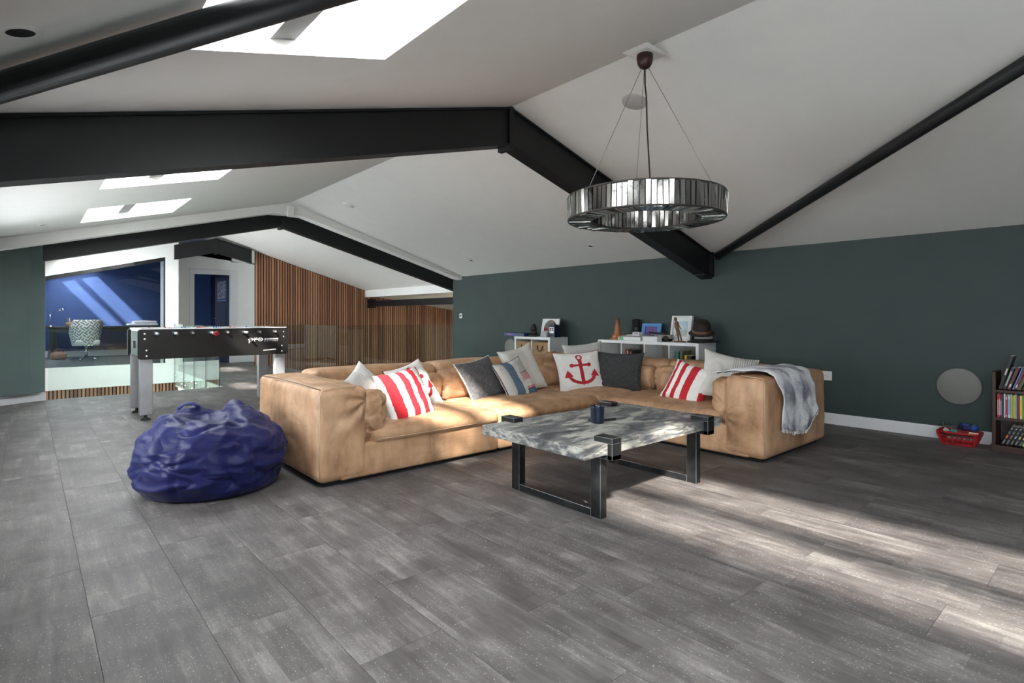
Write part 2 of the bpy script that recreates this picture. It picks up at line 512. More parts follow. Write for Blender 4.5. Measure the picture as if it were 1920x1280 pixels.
def bm_tube(bm, pts, r, seg=10, closed=False, cap=True):
    pts = [Vector(p) for p in pts]
    n = len(pts)
    rings = []
    up = None
    for i, p in enumerate(pts):
        if closed:
            t = (pts[(i + 1) % n] - pts[i - 1]).normalized()
        else:
            t = (pts[min(i + 1, n - 1)] - pts[max(i - 1, 0)]).normalized()
        if up is None:
            up = Vector((0, 0, 1)) if abs(t.z) < 0.9 else Vector((1, 0, 0))
        a = t.cross(up).normalized()
        b = a.cross(t).normalized()
        up = b
        rr = r[i] if isinstance(r, (list, tuple)) else r
        rings.append([bm.verts.new(p + (a * math.cos(2 * math.pi * k / seg) + b * math.sin(2 * math.pi * k / seg)) * rr) for k in range(seg)])
    m = n if closed else n - 1
    for i in range(m):
        A, B = rings[i], rings[(i + 1) % n]
        for k in range(seg):
            bm.faces.new((A[k], A[(k + 1) % seg], B[(k + 1) % seg], B[k]))
    if cap and not closed:
        bm.faces.new(rings[0][::-1])
        bm.faces.new(rings[-1])

def tube(name, pts, r, mat, parent=None, seg=10, closed=False):
    bm = bmesh.new()
    bm_tube(bm, pts, r, seg, closed)
    return bm_obj(name, bm, mat, parent, smooth=True)

def bm_lathe(bm, prof, seg=24, c=(0, 0, 0)):
    c = Vector(c)
    rings = []
    for (r, z) in prof:
        if r < 1e-5:
            rings.append([bm.verts.new(c + Vector((0, 0, z)))])
        else:
            rings.append([bm.verts.new(c + Vector((r * math.cos(2 * math.pi * k / seg), r * math.sin(2 * math.pi * k / seg), z))) for k in range(seg)])
    for A, B in zip(rings, rings[1:]):
        for k in range(seg):
            k2 = (k + 1) % seg
            if len(A) == 1 and len(B) == 1:
                continue
            if len(A) == 1:
                bm.faces.new((A[0], B[k2], B[k]))
            elif len(B) == 1:
                bm.faces.new((A[k], A[k2], B[0]))
            else:
                bm.faces.new((A[k], A[k2], B[k2], B[k]))

def lathe(name, prof, mat, parent=None, seg=24, c=(0, 0, 0), mtx=None, smooth=True):
    bm = bmesh.new()
    bm_lathe(bm, prof, seg, c)
    if mtx is not None:
        bmesh.ops.transform(bm, matrix=mtx, verts=bm.verts)
    return bm_obj(name, bm, mat, parent, smooth=smooth)

def softbox(name, x0, x1, y0, y1, z0, z1, r, mat, parent=None, n=12, puff=(0, 0, 0), amp=0.0, freq=3.0, seed=0, fine=0.0):
    """rounded, slightly crumpled upholstery block; puff = outward crown along x, y, z(top only)"""
    h = Vector(((x1 - x0) / 2, (y1 - y0) / 2, (z1 - z0) / 2))
    c = Vector(((x0 + x1) / 2, (y0 + y1) / 2, (z0 + z1) / 2))
    def axis(hh):
        inner = hh - r
        e = [-hh, -hh + r * .22, -hh + r * .55]
        mid = [-inner + 2 * inner * i / n for i in range(n + 1)]
        return e + mid + [-q for q in reversed(e)]
    bm = bmesh.new()
    A = [axis(h.x), axis(h.y), axis(h.z)]
    for ax in range(3):
        u, v = (ax + 1) % 3, (ax + 2) % 3
        for sgn in (-1, 1):
            grid = []
            for a in A[u]:
                row = []
                for b in A[v]:
                    p = [0, 0, 0]
                    p[ax] = sgn * h[ax]; p[u] = a; p[v] = b
                    row.append(bm.verts.new(p))
                grid.append(row)
            for i in range(len(grid) - 1):
                for j in range(len(grid[0]) - 1):
                    f = (grid[i][j], grid[i + 1][j], grid[i + 1][j + 1], grid[i][j + 1])
                    bm.faces.new(f if sgn > 0 else f[::-1])
    bmesh.ops.remove_doubles(bm, verts=bm.verts, dist=1e-5)
    sd = Vector((seed * 3.7, seed * 1.3, seed * 5.1))
    for vtx in bm.verts:
        p = vtx.co.copy()
        q = Vector([max(-(h[i] - r), min(h[i] - r, p[i])) for i in range(3)])
        d = p - q
        nrm = d.normalized() if d.length > 1e-9 else Vector((0, 0, 1))
        w = q + nrm * r
        fx, fy, fz = (p[i] / h[i] for i in range(3))
        w.x += puff[0] * fx * (1 - fy * fy) * (1 - fz * fz)
        w.y += puff[1] * fy * (1 - fx * fx) * (1 - fz * fz)
        if fz > 0:
            w.z += puff[2] * fz * (1 - fx * fx) * (1 - fy * fy)
        if amp:
            wp = (w + c) * freq + sd
            a = noise.noise(wp)
            k = a * 0.75
            if fine:
                wq = wp + Vector((noise.noise(wp * 0.9), noise.noise(wp * 0.9 + Vector((5, 5, 5))), 0)) * 0.8
                n2 = abs(noise.noise(Vector((wq.x * 1.5, wq.y * 1.5, wq.z * 1.0)) + Vector((7, 3, 1))))
                n3 = abs(noise.noise(wq * 2.6 + Vector((2, 8, 4))))
                k -= fine * (max(0.0, 1 - n2 * 7.0) + 0.45 * max(0.0, 1 - n3 * 6.0))
            w += nrm * amp * k * (1.0 if fz > -0.9 else 0.0)
        vtx.co = w + c
    return bm_obj(name, bm, mat, parent, smooth=True)

def root(name, label, cat, loc=(0, 0, 0), rz=0.0, group=None):
    o = bpy.data.objects.new(name, None)
    COL.objects.link(o)
    o.location = loc
    o.rotation_euler = (0, 0, rz)
    o.empty_display_size = 0.1
    return tag(o, label, cat, group)

def tag(o, label, cat, group=None):
    o['label'] = label
    o['category'] = cat
    if group:
        o['group'] = group
    return o

def struct(o):
    o['kind'] = 'structure'
    return o

# ------------------------------------------------------------------ roof geometry
RX, RZ = 2.742, 2.58
SL, SR = 0.259, 0.300
def zc(x):
    return RZ - SL * (RX - x) if x <= RX else RZ - SR * (x - RX)
Y_BACK, Y_FAR = -4.6, 17.9
XL, XW = -0.42, 5.675

# floor with planks -------------------------------------------------
fl = bmesh.new()
bm_box(fl, XL, 6.3, Y_BACK, 8.73, -0.25, -0.004)
bm_box(fl, 2.13, 3.79, 8.73, 13.2, -0.25, -0.004)
bm_box(fl, 0.0, 4.0, 12.1, Y_FAR, -0.25, -0.006)
floor = struct(bm_obj('floor', fl, 'floor_slab'))
PW = 0.28
cube_me = bpy.data.meshes.new('plank')
_b = bmesh.new(); bm_box(_b, -0.5, 0.5, -0.5, 0.5, -0.5, 0.5); _b.to_mesh(cube_me); _b.free()
cube_me.materials.append(M['floor_vinyl'])
def plank(xa, xb, ya, yb):
    o = bpy.data.objects.new('plank', cube_me)
    COL.objects.link(o)
    o.parent = floor
    gp = 0.0013
    o.location = ((xa + xb) / 2, (ya + yb) / 2, -0.002)
    o.scale = (xb - xa - gp, yb - ya - gp, 0.004)
for k in range(-2, 20):
    xa = 0.16 + k * PW
    xb = min(xa + PW, 5.66)
    start = 3.21 if k == 0 else (2.785 if k == -1 else random.uniform(0, 0.9))
    ys = [-0.45]
    yv = start - 0.9 * math.ceil((start + 0.45) / 0.9) + 0.9
    while yv < 8.73:
        if yv - ys[-1] > 0.05:
            ys.append(yv)
        yv += 0.9
    ys.append(8.73)
    for a, b in zip(ys, ys[1:]):
        plank(xa, xb, a, b)
for k in range(7, 13):
    xa = 0.16 + k * PW
    ys = [8.73, 8.73 + random.uniform(0.3, 0.9)]
    while ys[-1] + 0.9 < 13.2:
        ys.append(ys[-1] + 0.9)
    ys.append(13.2)
    for a, b in zip(ys, ys[1:]):
        plank(xa, xa + PW, a, b)

# ceiling -----------------------------------------------------------
SKY = [(-1.95, 0.30), (1.28, 2.325), (4.27, 5.292), (6.32, 7.315), (9.1, 10.2), (11.35, 11.93), (14.2, 15.8), (16.4, 17.68)]
SX0, SX1 = 0.42, 1.25
def roof_sheet(name, x0, x1, y0, y1, holes, mat):
    """sloping ceiling sheet (thick) with rectangular openings"""
    xs = [x0, x1] if not holes else [x0, SX0, SX1, x1]
    ys = sorted({y0, y1, *[v for hh in holes for v in hh]})
    bm = bmesh.new()
    th = 0.12
    for i in range(len(xs) - 1):
        for j in range(len(ys) - 1):
            ym = (ys[j] + ys[j + 1]) / 2
            if holes and i == 1 and any(a < ym < b for a, b in holes):
                continue
            c = [(xs[i], ys[j]), (xs[i + 1], ys[j]), (xs[i + 1], ys[j + 1]), (xs[i], ys[j + 1])]
            lo = [bm.verts.new((p[0], p[1], zc(p[0]))) for p in c]
            hi = [bm.verts.new((p[0], p[1], zc(p[0]) + th)) for p in c]
            bm.faces.new(lo[::-1]); bm.faces.new(hi)
            for k in range(4):
                k2 = (k + 1) % 4
                bm.faces.new((lo[k], lo[k2], hi[k2], hi[k]))
    me = bpy.data.meshes.new(name)
    bm.to_mesh(me); bm.free()
    return struct(link(name, me, mat))
roof_sheet('ceiling', XL - 0.1, RX, Y_BACK, 12.06, [s for s in SKY if s[1] < 12.06], 'white_paint')
roof_sheet('ceiling', RX, 5.95, Y_BACK, 12.06, [], 'white_paint')
roof_sheet('ceiling', XL - 0.1, RX, 12.06, Y_FAR, [s for s in SKY if s[0] > 12.06], 'navy_paint')
roof_sheet('ceiling', RX, 4.1, 12.06, 13.25, [], 'white_paint')
roof_sheet('ceiling', RX, 4.1, 13.25, Y_FAR, [], 'navy_paint')

# skylights ---------------------------------------------------------
ANG = math.atan(SL)
for i, (a, b) in enumerate(SKY):
    def quad(name, x0, x1, y0, y1, d0, d1, mat, parent):
        vs = []
        for d in (d0, d1):
            for (xx, yy) in ((x0, y0), (x1, y0), (x1, y1), (x0, y1)):
                vs.append((xx, yy, zc(xx) + d))
        fs = [(0, 3, 2, 1), (4, 5, 6, 7), (0, 1, 5, 4), (1, 2, 6, 5), (2, 3, 7, 6), (3, 0, 4, 7)]
        return mk(name, vs, fs, mat, parent)
    w = bpy.data.objects.new('window_%d' % (i + 1), None)
    COL.objects.link(w)
    w['kind'] = 'structure'
    w['label'] = 'white roof skylight in the sloping ceiling with a dark centre bar'
    fw = 0.02
    quad('window_frame', SX0 - 0.03, SX0, a - 0.03, b + 0.03, 0.12, 0.17, 'white_paint', w)
    quad('window_frame', SX1, SX1 + 0.03, a - 0.03, b + 0.03, 0.12, 0.17, 'white_paint', w)
    quad('window_frame', SX0, SX1, a - 0.03, a, 0.12, 0.17, 'white_paint', w)
    quad('window_frame', SX0, SX1, b, b + 0.03, 0.12, 0.17, 'white_paint', w)
    quad('centre_bar', 0.738, 0.837, a, b, 0.06, 0.13, 'skyframe', w)
    quad('pane', SX0, 0.738, a, b, 0.10, 0.106, 'clear_glass', w)
    quad('pane', 0.837, SX1, a, b, 0.10, 0.106, 'clear_glass', w)
    # sampling aid only: portal in the opening guides daylight rays
    pd = bpy.data.lights.new('skylight_portal', 'AREA')
    pd.shape = 'RECTANGLE'
    pd.size = (SX1 - SX0) / math.cos(ANG)
    pd.size_y = b - a
    pd.cycles.is_portal = True
    po = bpy.data.objects.new('skylight_portal', pd)
    COL.objects.link(po)
    po.location = ((SX0 + SX1) / 2, (a + b) / 2, zc((SX0 + SX1) / 2) + 0.14)
    po.rotation_euler = (0, -ANG, 0)

# walls -------------------------------------------------------------
struct(box('wall_right', XW, XW + 0.15, Y_BACK, 8.07, -0.02, 1.76, 'green_paint'))
wb = box('baseboard_right', XW - 0.016, XW, Y_BACK, 8.07, 0, 0.082, 'gloss_white')
box('moulding', XW - 0.010, XW, Y_BACK, 8.07, 0.082, 0.100, 'gloss_white', wb)
struct(wb)
lw = bmesh.new()
bm_box(lw, XL - 0.1, XL, Y_BACK, -1.3, -0.02, 1.80)
bm_box(lw, XL - 0.1, XL, 0.5, 3.0, -0.02, 1.80)
bm_box(lw, XL - 0.1, XL, 4.4, 4.6, -0.02, 1.80)
bm_box(lw, XL - 0.1, XL, 3.0, 4.4, -0.02, 0.40)
bm_box(lw, XL - 0.1, XL, 3.0, 4.4, 1.02, 1.80)
bm_box(lw, XL - 0.1, XL, -1.3, 0.5, -0.02, 0.45)
bm_box(lw, XL - 0.1, XL, -1.3, 0.5, 1.20, 1.80)
bm_box(lw, XL - 0.1, XL, 6.8, 8.86, -0.02, 1.80)
bm_box(lw, XL - 0.1, XL, 4.6, 6.8, -0.02, 1.00)
bm_box(lw, XL - 0.1, XL, 4.6, 6.8, 1.50, 1.80)
struct(bm_obj('wall_left', lw, 'green_grey_paint'))
bk = bmesh.new()
bm_box(bk, XL, 0.4, Y_BACK - 0.1, Y_BACK, -0.02, 0.3)
bm_box(bk, 0.4, 6.0, Y_BACK - 0.1, Y_BACK, -0.02, 1.6)
struct(bm_obj('wall_back', bk, 'green_grey_paint'))
struct(prism_xz('wall_back_gable', [(XL, 1.6), (6.0, 1.6), (6.0, 1.62), (RX, RZ + .05), (XL, 1.77)], Y_BACK - 0.1, Y_BACK, 'green_grey_paint'))
def glazing(nm, label, axis, c, a0, a1, z0, z1, n, inward):
    """framed fixed window added to let in light; axis 'x' runs along x at y = c, axis 'y' runs along y at x = c"""
    w = bpy.data.objects.new(nm, None); COL.objects.link(w); w['kind'] = 'structure'; w['label'] = label
    def bxx(part, p0, p1, q0, q1, t, mat):
        if axis == 'x':
            box(part, p0, p1, c - t, c + t, q0, q1, mat, w)
        else:
            box(part, c - t, c + t, p0, p1, q0, q1, mat, w)
    f = 0.05
    bxx('window_frame', a0, a1, z0, z0 + f, 0.04, 'skyframe')
    bxx('window_frame', a0, a1, z1 - f, z1, 0.04, 'skyframe')
    for k in range(n + 1):
        p = a0 + (a1 - a0 - f) * k / n
        bxx('window_frame', p, p + f, z0 + f, z1 - f, 0.04, 'skyframe')
    for k in range(n):
        p = a0 + (a1 - a0 - f) * k / n
        bxx('pane', p + f, p + (a1 - a0 - f) / n, z0 + f, z1 - f, 0.004, 'clear_glass')
    pd = bpy.data.lights.new('window_portal', 'AREA'); pd.shape = 'RECTANGLE'
    pd.size = a1 - a0; pd.size_y = z1 - z0; pd.cycles.is_portal = True
    po = bpy.data.objects.new('window_portal', pd); COL.objects.link(po)
    out = -Vector(inward) * 0.06
    m_ = ((a0 + a1) / 2, c) if axis == 'x' else (c, (a0 + a1) / 2)
    po.location = (m_[0] + out.x, m_[1] + out.y, (z0 + z1) / 2)
    po.rotation_euler = Vector(inward).to_track_quat('-Z', 'Z').to_euler()
glazing('window_11', 'unseen low window added in the left wall for daylight', 'y', XL - 0.05, 4.6, 6.8, 1.00, 1.50, 3, (1, 0, 0))  # unseen window, added to lift the ambient light of the far bay
glazing('window_15', 'small side window in the left wall beside the bean bag', 'y', XL - 0.05, 3.0, 4.4, 0.40, 1.02, 1, (1, 0, 0))  # added out of view to brighten the outer side of the sofa arm
glazing('window_14', 'unseen left wall window added beside the camera to brighten the room', 'y', XL - 0.05, -1.3, 0.5, 0.45, 1.20, 2, (1, 0, 0))  # added out of view to raise the ceiling and sofa brightness
glazing('window_13', 'unseen window added in the back wall for fill light', 'x', Y_BACK - 0.05, XL, 0.4, 0.3, 1.6, 1, (0, 1, 0))  # made-up opening that adds light from behind the camera
struct(prism_xz('ceiling_sun_block', [(XL - 0.1, zc(XL - 0.1) + .12), (XL - 0.1, 1.62), (-1.55, 1.45), (-1.55, zc(-1.55) + .12)], Y_BACK - 0.8, 12.1, 'white_paint'))  # unseen overhang added to keep direct sun out of the side windows
glazing('window_12', 'side window added left of the void to light the slats', 'y', 0.12, 9.2, 11.2, 0.40, 1.60, 2, (1, 0, 0))  # added to bring more light to the slats and corridor end
wl = struct(prism_xy('wall_left_return', [(XL, 8.35), (-0.226, 8.482), (0.033, 8.662), (0.166, 8.69), (0.166, 8.85), (XL, 8.85)], -0.02, 1.86, 'green_grey_paint'))
bl = struct(prism_xy('baseboard_left', [(XL, 8.34), (-0.226, 8.468), (0.033, 8.648), (0.176, 8.676), (0.176, 8.69), (XL, 8.45)], 0, 0.085, 'gloss_white'))
prism_xy('moulding', [(XL, 8.345), (-0.226, 8.473), (0.033, 8.653), (0.171, 8.681), (0.171, 8.69), (XL, 8.45)], 0.085, 0.102, 'gloss_white', bl)
vl = bmesh.new()
bm_box(vl, 0.07, 0.17, 8.60, 12.06, -2.7, -0.26)
bm_box(vl, 0.07, 0.17, 8.85, 12.06, -0.26, 0.4)
bm_box(vl, 0.07, 0.17, 8.85, 9.2, 0.4, 1.60)
bm_box(vl, 0.07, 0.17, 11.2, 12.06, 0.4, 1.60)
bm_box(vl, 0.07, 0.17, 8.85, 12.06, 1.60, 1.91)
struct(bm_obj('wall_void_left', vl, 'white_wall'))
struct(box('wall_stair_right', 9.4, 9.5, 8.0, 12.1, -2.7, 1.8, 'cream_wall'))
struct(box('wall_stair_front', 5.70, 9.5, 7.9, 8.02, -2.7, 1.8, 'cream_wall'))
struct(box('floor_lower', 0.0, 9.5, 8.6, 12.1, -2.8, -2.7, 'floor_slab'))
struct(box('wall_void_front', 0.0, 9.5, 8.60, 8.72, -2.7, -0.25, 'white_wall'))
# slab edges seen over the voids
t1 = struct(box('trim_1', 2.10, 2.13, 8.73, 12.0, -0.30, -0.004, 'white_wall'))
t2 = struct(box('trim_2', 3.79, 3.82, 8.73, 12.0, -0.30, -0.004, 'white_wall'))

# office front wall (plane y = 12) with big raked window -------------
struct(box('wall_office_sill', 0.17, 2.155, 12.0, 12.10, -0.227, 0.145, 'white_wall'))
struct(prism_xz('wall_office_pier', [(1.939, 0.145), (2.155, 0.145), (2.155, zc(2.155)), (1.939, zc(1.939))], 12.0, 12.10, 'white_wall'))
struct(prism_xz('wall_office_header', [(0.07, 1.63), (1.939, 2.112), (1.939, zc(1.939)), (0.07, zc(0.07))], 12.0, 12.10, 'white_wall'))
struct(prism_xz('wall_office_left', [(0.07, -0.227), (0.20, -0.227), (0.20, 1.67), (0.07, 1.63)], 12.0, 12.10, 'white_wall'))
wo = bpy.data.objects.new('window_9', None); COL.objects.link(wo); wo['kind'] = 'structure'
wo['label'] = 'large raked internal office window with a black head frame'
prism_xz('window_frame', [(0.20, 1.60), (1.939, 2.045), (1.939, 2.112), (0.20, 1.665)], 12.0, 12.09, 'black_steel', wo)
prism_xz('pane', [(0.20, 0.145), (1.939, 0.145), (1.939, 2.045), (0.20, 1.60)], 12.045, 12.055, 'office_glass', wo)
box('window_frame', 1.925, 1.939, 12.0, 12.09, 0.145, 2.05, 'black_steel', wo)
struct(box('wall_corridor_left', 2.055, 2.155, 12.10, 13.25, -0.02, zc(2.155), 'white_wall'))
# navy room
struct(prism_xz('wall_office_back', [(-0.1, 0), (4.1, 0), (4.1, zc(4.1)), (RX, RZ), (-0.1, zc(-0.1))], 17.8, 17.9, 'navy_paint'))
struct(box('wall_office_side', -0.15, -0.05, 12.06, 17.9, 0, 1.95, 'navy_paint'))
struct(box('wall_office_east', 4.0, 4.1, 13.3, 17.9, 0, 2.3, 'navy_dark'))
bo = struct(box('baseboard_office', -0.05, 4.0, 17.77, 17.8, 0, 0.14, 'gloss_white'))
box('moulding', -0.05, 4.0, 17.78, 17.8, 0.14, 0.16, 'gloss_white', bo)
# corridor end wall with door ------------------------------------------
dw = bmesh.new()
bm_box(dw, 2.10, 2.63, 13.2, 13.30, -0.02, 2.40)
bm_box(dw, 3.38, 4.10, 13.2, 13.30, -0.02, 2.20)
bm_box(dw, 2.63, 3.38, 13.2, 13.30, 1.93, 2.38)
struct(bm_obj('wall_corridor_end', dw, 'white_wall'))
struct(prism_xz('wall_corridor_gable', [(2.10, 2.36), (4.0, 2.16), (4.0, zc(4.0) + .02), (RX, RZ + .02), (2.10, zc(2.1) + .02)], 13.2, 13.3, 'white_wall'))
struct(box('wall_corridor_right', 3.86, 3.96, 12.06, 13.3, -0.3, 2.3, 'white_wall'))
d1 = bpy.data.objects.new('door_1', None); COL.objects.link(d1); d1['kind'] = 'structure'
d1['label'] = 'open navy door with patterned glass in a white architrave'
for (xa, xb, za, zb) in ((2.565, 2.654, 0, 2.015), (3.357, 3.487, 0, 2.015), (2.654, 3.357, 1.912, 2.015)):
    box('architrave', xa, xb, 13.17, 13.2, za, zb, 'gloss_white', d1, 0.004)
for (xa, xb, za, zb) in ((2.628, 2.654, 0, 1.93), (3.357, 3.383, 0, 1.93), (2.654, 3.357, 1.912, 1.93)):
    box('door_lining', xa, xb, 13.2, 13.3, za, zb, 'gloss_white', d1)
mt = Matrix.Translation((3.35, 13.29, 0)) @ Matrix.Rotation(R(-80), 4, 'Z')
box('door_leaf', -0.69, 0, 0, 0.04, 0.01, 1.90, 'navy_dark', d1, 0.002, mtx=mt)
box('door_glass', -0.56, -0.13, -0.006, 0.0, 1.40, 1.80, 'patterned_blind', d1, mtx=mt)
box('door_rail', -0.58, -0.11, -0.010, 0.0, 1.355, 1.375, 'chrome', d1, mtx=mt)
box('door_panel', -0.56, -0.13, -0.006, 0.0, 0.25, 1.25, 'navy_dark', d1, 0.002, mtx=mt)
tube('door_handle', [mt @ Vector((-0.62, -0.01, 0.97)), mt @ Vector((-0.62, -0.05, 0.97)), mt @ Vector((-0.50, -0.05, 0.97))], 0.009, 'chrome', d1, 8)
bb2 = struct(box('baseboard_corridor', 3.487, 3.86, 13.18, 13.2, 0, 0.14, 'gloss_white'))
box('moulding', 3.487, 3.86, 13.185, 13.2, 0.14, 0.155, 'gloss_white', bb2)

# slatted walls -------------------------------------------------------
def z_low(x):
    return 1.50 - 0.135 * (x - 6.05)
sw = struct(prism_xz('wall_slat_backing', [(3.53, -2.7), (9.4, -2.7), (9.4, z_low(9.4)), (5.96, z_low(5.96)), (5.95, zc(5.95)), (3.53, zc(3.53))], 12.02, 12.08, 'slot_black'))
sw['label'] = 'wall of vertical walnut slats behind the stair void'
PITCH, SWD = 0.054, 0.033
def slat(x, z0, z1, parent):
    o = box('slat', x, x + SWD, 11.995, 12.02, z0, z1, 'walnut_slat', parent)
x = 3.53
while x < 9.35:
    top = min(zc(x + SWD), zc(x)) if x + SWD < 5.95 else z_low(x + SWD)
    slat(x, -0.6 if x < 9.3 else -0.6, top - 0.004, sw)
    x += PITCH
sb = struct(box('wall_slat_lower', 0.17, 2.155, 12.04, 12.10, -2.7, -0.227, 'slot_black'))
sb['label'] = 'strip of vertical slats under the white office sill'
x = 0.18
while x < 2.13:
    o = box('slat', x, x + SWD, 12.015, 12.04, -1.0, -0.227, 'walnut_slat', sb)
    x += PITCH
# eave bulkhead, lower stair ceiling
struct(box('wall_bulkhead', 5.95, 6.03, 8.02, 12.06, 1.46, 1.76, 'white_wall'))
struct(prism_xz('ceiling_lower', [(6.03, 1.50), (9.45, z_low(9.45)), (9.45, z_low(9.45) + 0.3), (6.03, 1.8)], 7.9, 12.1, 'cream_wall'))

# white boxed trim in front of the second frame
bx = struct(prism_xz('trim_3', [(XL, zc(XL) + .02), (XL, 1.642), (-0.134, 1.717), (2.50, 2.406), (2.75, 2.42), (2.93, 2.413), (XW + .1, 1.618), (XW + .1, zc(XW + .1) + .02), (RX, RZ + .02)], 7.80, 7.98, 'white_paint'))
box('apex_post', RX - 0.045, RX + 0.045, 7.76, 7.80, 2.38, 2.53, 'white_paint', bx, 0.008)
bx['label'] = 'white boxed ceiling trim following the gable'

# ------------------------------------------------------------------ steel frames
def frame(label, yc, depth, fw, xl, xr, top, parts_right=True, ridge=RX, tf=0.014, zr=None):
    """gable rafter pair; top(x) gives the top of steel"""
    rt = root('roof_beam', label, 'beam', (0, yc, 0))
    def seg(xa, xb):
        za, zb = top(xa), top(xb)
        prism_xz('top_flange', [(xa, za), (xb, zb), (xb, zb - tf), (xa, za - tf)], -fw / 2, fw / 2, 'black_steel', rt)
        prism_xz('web', [(xa, za - tf), (xb, zb - tf), (xb, zb - depth + tf), (xa, za - depth + tf)], -0.045, 0.045, 'black_steel', rt)
        prism_xz('bottom_flange', [(xa, za - depth + tf), (xb, zb - depth + tf), (xb, zb - depth), (xa, za - depth)], -fw / 2, fw / 2, 'black_steel', rt)
    seg(xl, ridge)
    seg(ridge, xr)
    za = top(ridge)
    box('apex_plate', ridge - 0.022, ridge + 0.022, -fw / 2 - 0.004, fw / 2 + 0.004, za - depth - 0.035, za + 0.004, 'black_steel', rt, 0.003)
    return rt
f1 = frame('near black steel roof beam over the sofa, ridge to green wall', 3.205, 0.283, 0.135, XL, XW - 0.01, lambda x: zc(x) - 0.003)
prism_xz('end_plate', [(XW - 0.03, 1.44), (XW, 1.44), (XW, 1.715), (XW - 0.03, 1.715)], -0.085, 0.085, 'black_steel', f1)
box('haunch', XW - 0.16, XW, -0.067, 0.067, 1.455, 1.47, 'black_steel', f1)
def top2(x):
    return 2.582 - 0.254 * (2.766 - x) if x <= 2.766 else 2.582 - 0.271 * (x - 2.766)
f2 = frame('middle black steel roof beam at the edge of the stair void', 8.25, 0.285, 0.13, 0.137, 6.0, top2, ridge=2.766)
f3 = frame('far short black steel roof beam above the corridor door', 11.86, 0.27, 0.13, 2.06, 3.40, lambda x: 2.515 - abs(x - 2.755) * 0.262, ridge=2.755)
eb = root('eave_beam', 'horizontal black steel beam below the white bulkhead over the slats', 'beam', (6.10, 10.1, 1.31))
box('top_flange', -0.05, 0.05, -1.9, 1.9, 0.05, 0.062, 'black_steel', eb)
box('web', -0.03, 0.03, -1.9, 1.9, -0.05, 0.05, 'black_steel', eb)
box('bottom_flange', -0.05, 0.05, -1.9, 1.9, -0.068, -0.05, 'black_steel', eb)
box('end_bracket', -0.10, 0.06, 1.80, 1.9, -0.10, 0.10, 'black_steel', eb, 0.004)
# diagonal brace tubes
def brace(label, p, q, r):
    o = root('brace_tube', label, 'beam')
    tube('tube', [p, q], r, 'black_steel', o, 20)
    for a, b in ((p, q), (q, p)):
        d = (Vector(b) - Vector(a)).normalized()
        tube('end_collar', [Vector(a), Vector(a) + d * 0.03], r * 1.12, 'black_steel', o, 20)
    return o
def bz(x):
    return zc(x) - 0.072
brace('black round brace tube under the skylights, top left of the ceiling', (-0.36, 2.95, bz(-0.36)), (2.66, -0.98, bz(2.66)), 0.047)
brace('black round brace tube running down the right ceiling to the green wall', (5.60, 3.05, bz(5.60)), (2.85, -0.73, bz(2.85)), 0.040)

# ------------------------------------------------------------------ glass balustrades
def standoff(parent, p, axis):
    bm = bmesh.new()
    a = Vector(axis)
    bm_tube(bm, [Vector(p) - a * 0.045, Vector(p) + a * 0.014], 0.017, 12)
    bm_obj('standoff', bm, 'chrome', parent, smooth=True)
def glass_run(label, p0, p1, n, axis, z1=0.87, z0=-0.26, stand=True):
    rt = root('glass_balustrade', label, 'balustrade')
    a, b = Vector((*p0, 0)), Vector((*p1, 0))
    d = (b - a)
    L = d.length
    d.normalize()
    nrm = Vector((d.y, -d.x, 0))
    for i in range(n):
        s0, s1 = a + d * (L * i / n + 0.006), a + d * (L * (i + 1) / n - 0.006)
        t = nrm * 0.006
        c = [s0 - t, s1 - t, s1 + t, s0 + t]
        vs = [(v.x, v.y, z0) for v in c] + [(v.x, v.y, z1) for v in c]
        mk('glass_panel', vs, [(0, 3, 2, 1), (4, 5, 6, 7), (0, 1, 5, 4), (1, 2, 6, 5), (2, 3, 7, 6), (3, 0, 4, 7)], 'balustrade_glass', rt)
        gp_ = rt.children[-1] if False else bpy.data.objects[COL.objects[-1].name]
        gp_.data.materials.append(M['glass_edge'])
        for f_ in (3, 5):
            gp_.data.polygons[f_].material_index = 1
        if stand:
            for f in (0.18, 0.82):
                for zz in (-0.09, -0.20):
                    q = s0.lerp(s1, f)
                    standoff(rt, (q.x, q.y, zz), axis)
    return rt
glass_run('clear glass balustrade across the void in front of the office', (0.19, 8.745), (2.08, 8.745), 2, (0, 1, 0))
glass_run('clear glass balustrade along the left side of the corridor', (2.085, 8.76), (2.085, 11.99), 4, (-1, 0, 0))
glass_run('clear glass balustrade along the right side of the corridor', (3.835, 8.76), (3.835, 11.99), 4, (1, 0, 0), 0.86)
glass_run('clear glass balustrade behind the sofa facing the slatted wall', (3.85, 8.745), (6.20, 8.745), 3, (0, 1, 0), 0.86)

# ------------------------------------------------------------------ ceiling fittings
def on_ceiling(x, y):
    n = Vector((SL, 0, -1)) if x < RX else Vector((-SR, 0, -1))
    n.normalize()
    return Matrix.Translation((x, y, zc(x))) @ n.to_track_quat('Z', 'Y').to_matrix().to_4x4()
def downlight(x, y, r, label):
    o = root('downlight', label, 'light fitting', group='recessed ceiling downlights')
    mt = on_ceiling(x, y)
    lathe('trim_ring', [(r * .66, 0.0), (r * .66, 0.006), (r * .9, 0.006), (r, 0.001), (r, 0.0)], 'white_paint', o, 28, mtx=mt)
    lathe('lamp_recess', [(r * .66, 0.004), (r * .5, -0.03 + 0.031), (0.0, 0.0015)], 'slot_black', o, 28, mtx=mt)
downlight(-0.015, 2.25, 0.055, 'recessed downlight in the ceiling at the top left corner')
downlight(5.14, 4.43, 0.042, 'recessed downlight in the ceiling below the ring chandelier')
downlight(5.12, 6.80, 0.042, 'recessed downlight near the far end of the green wall')
downlight(0.117, 7.09, 0.042, 'recessed downlight left of the two far skylights')
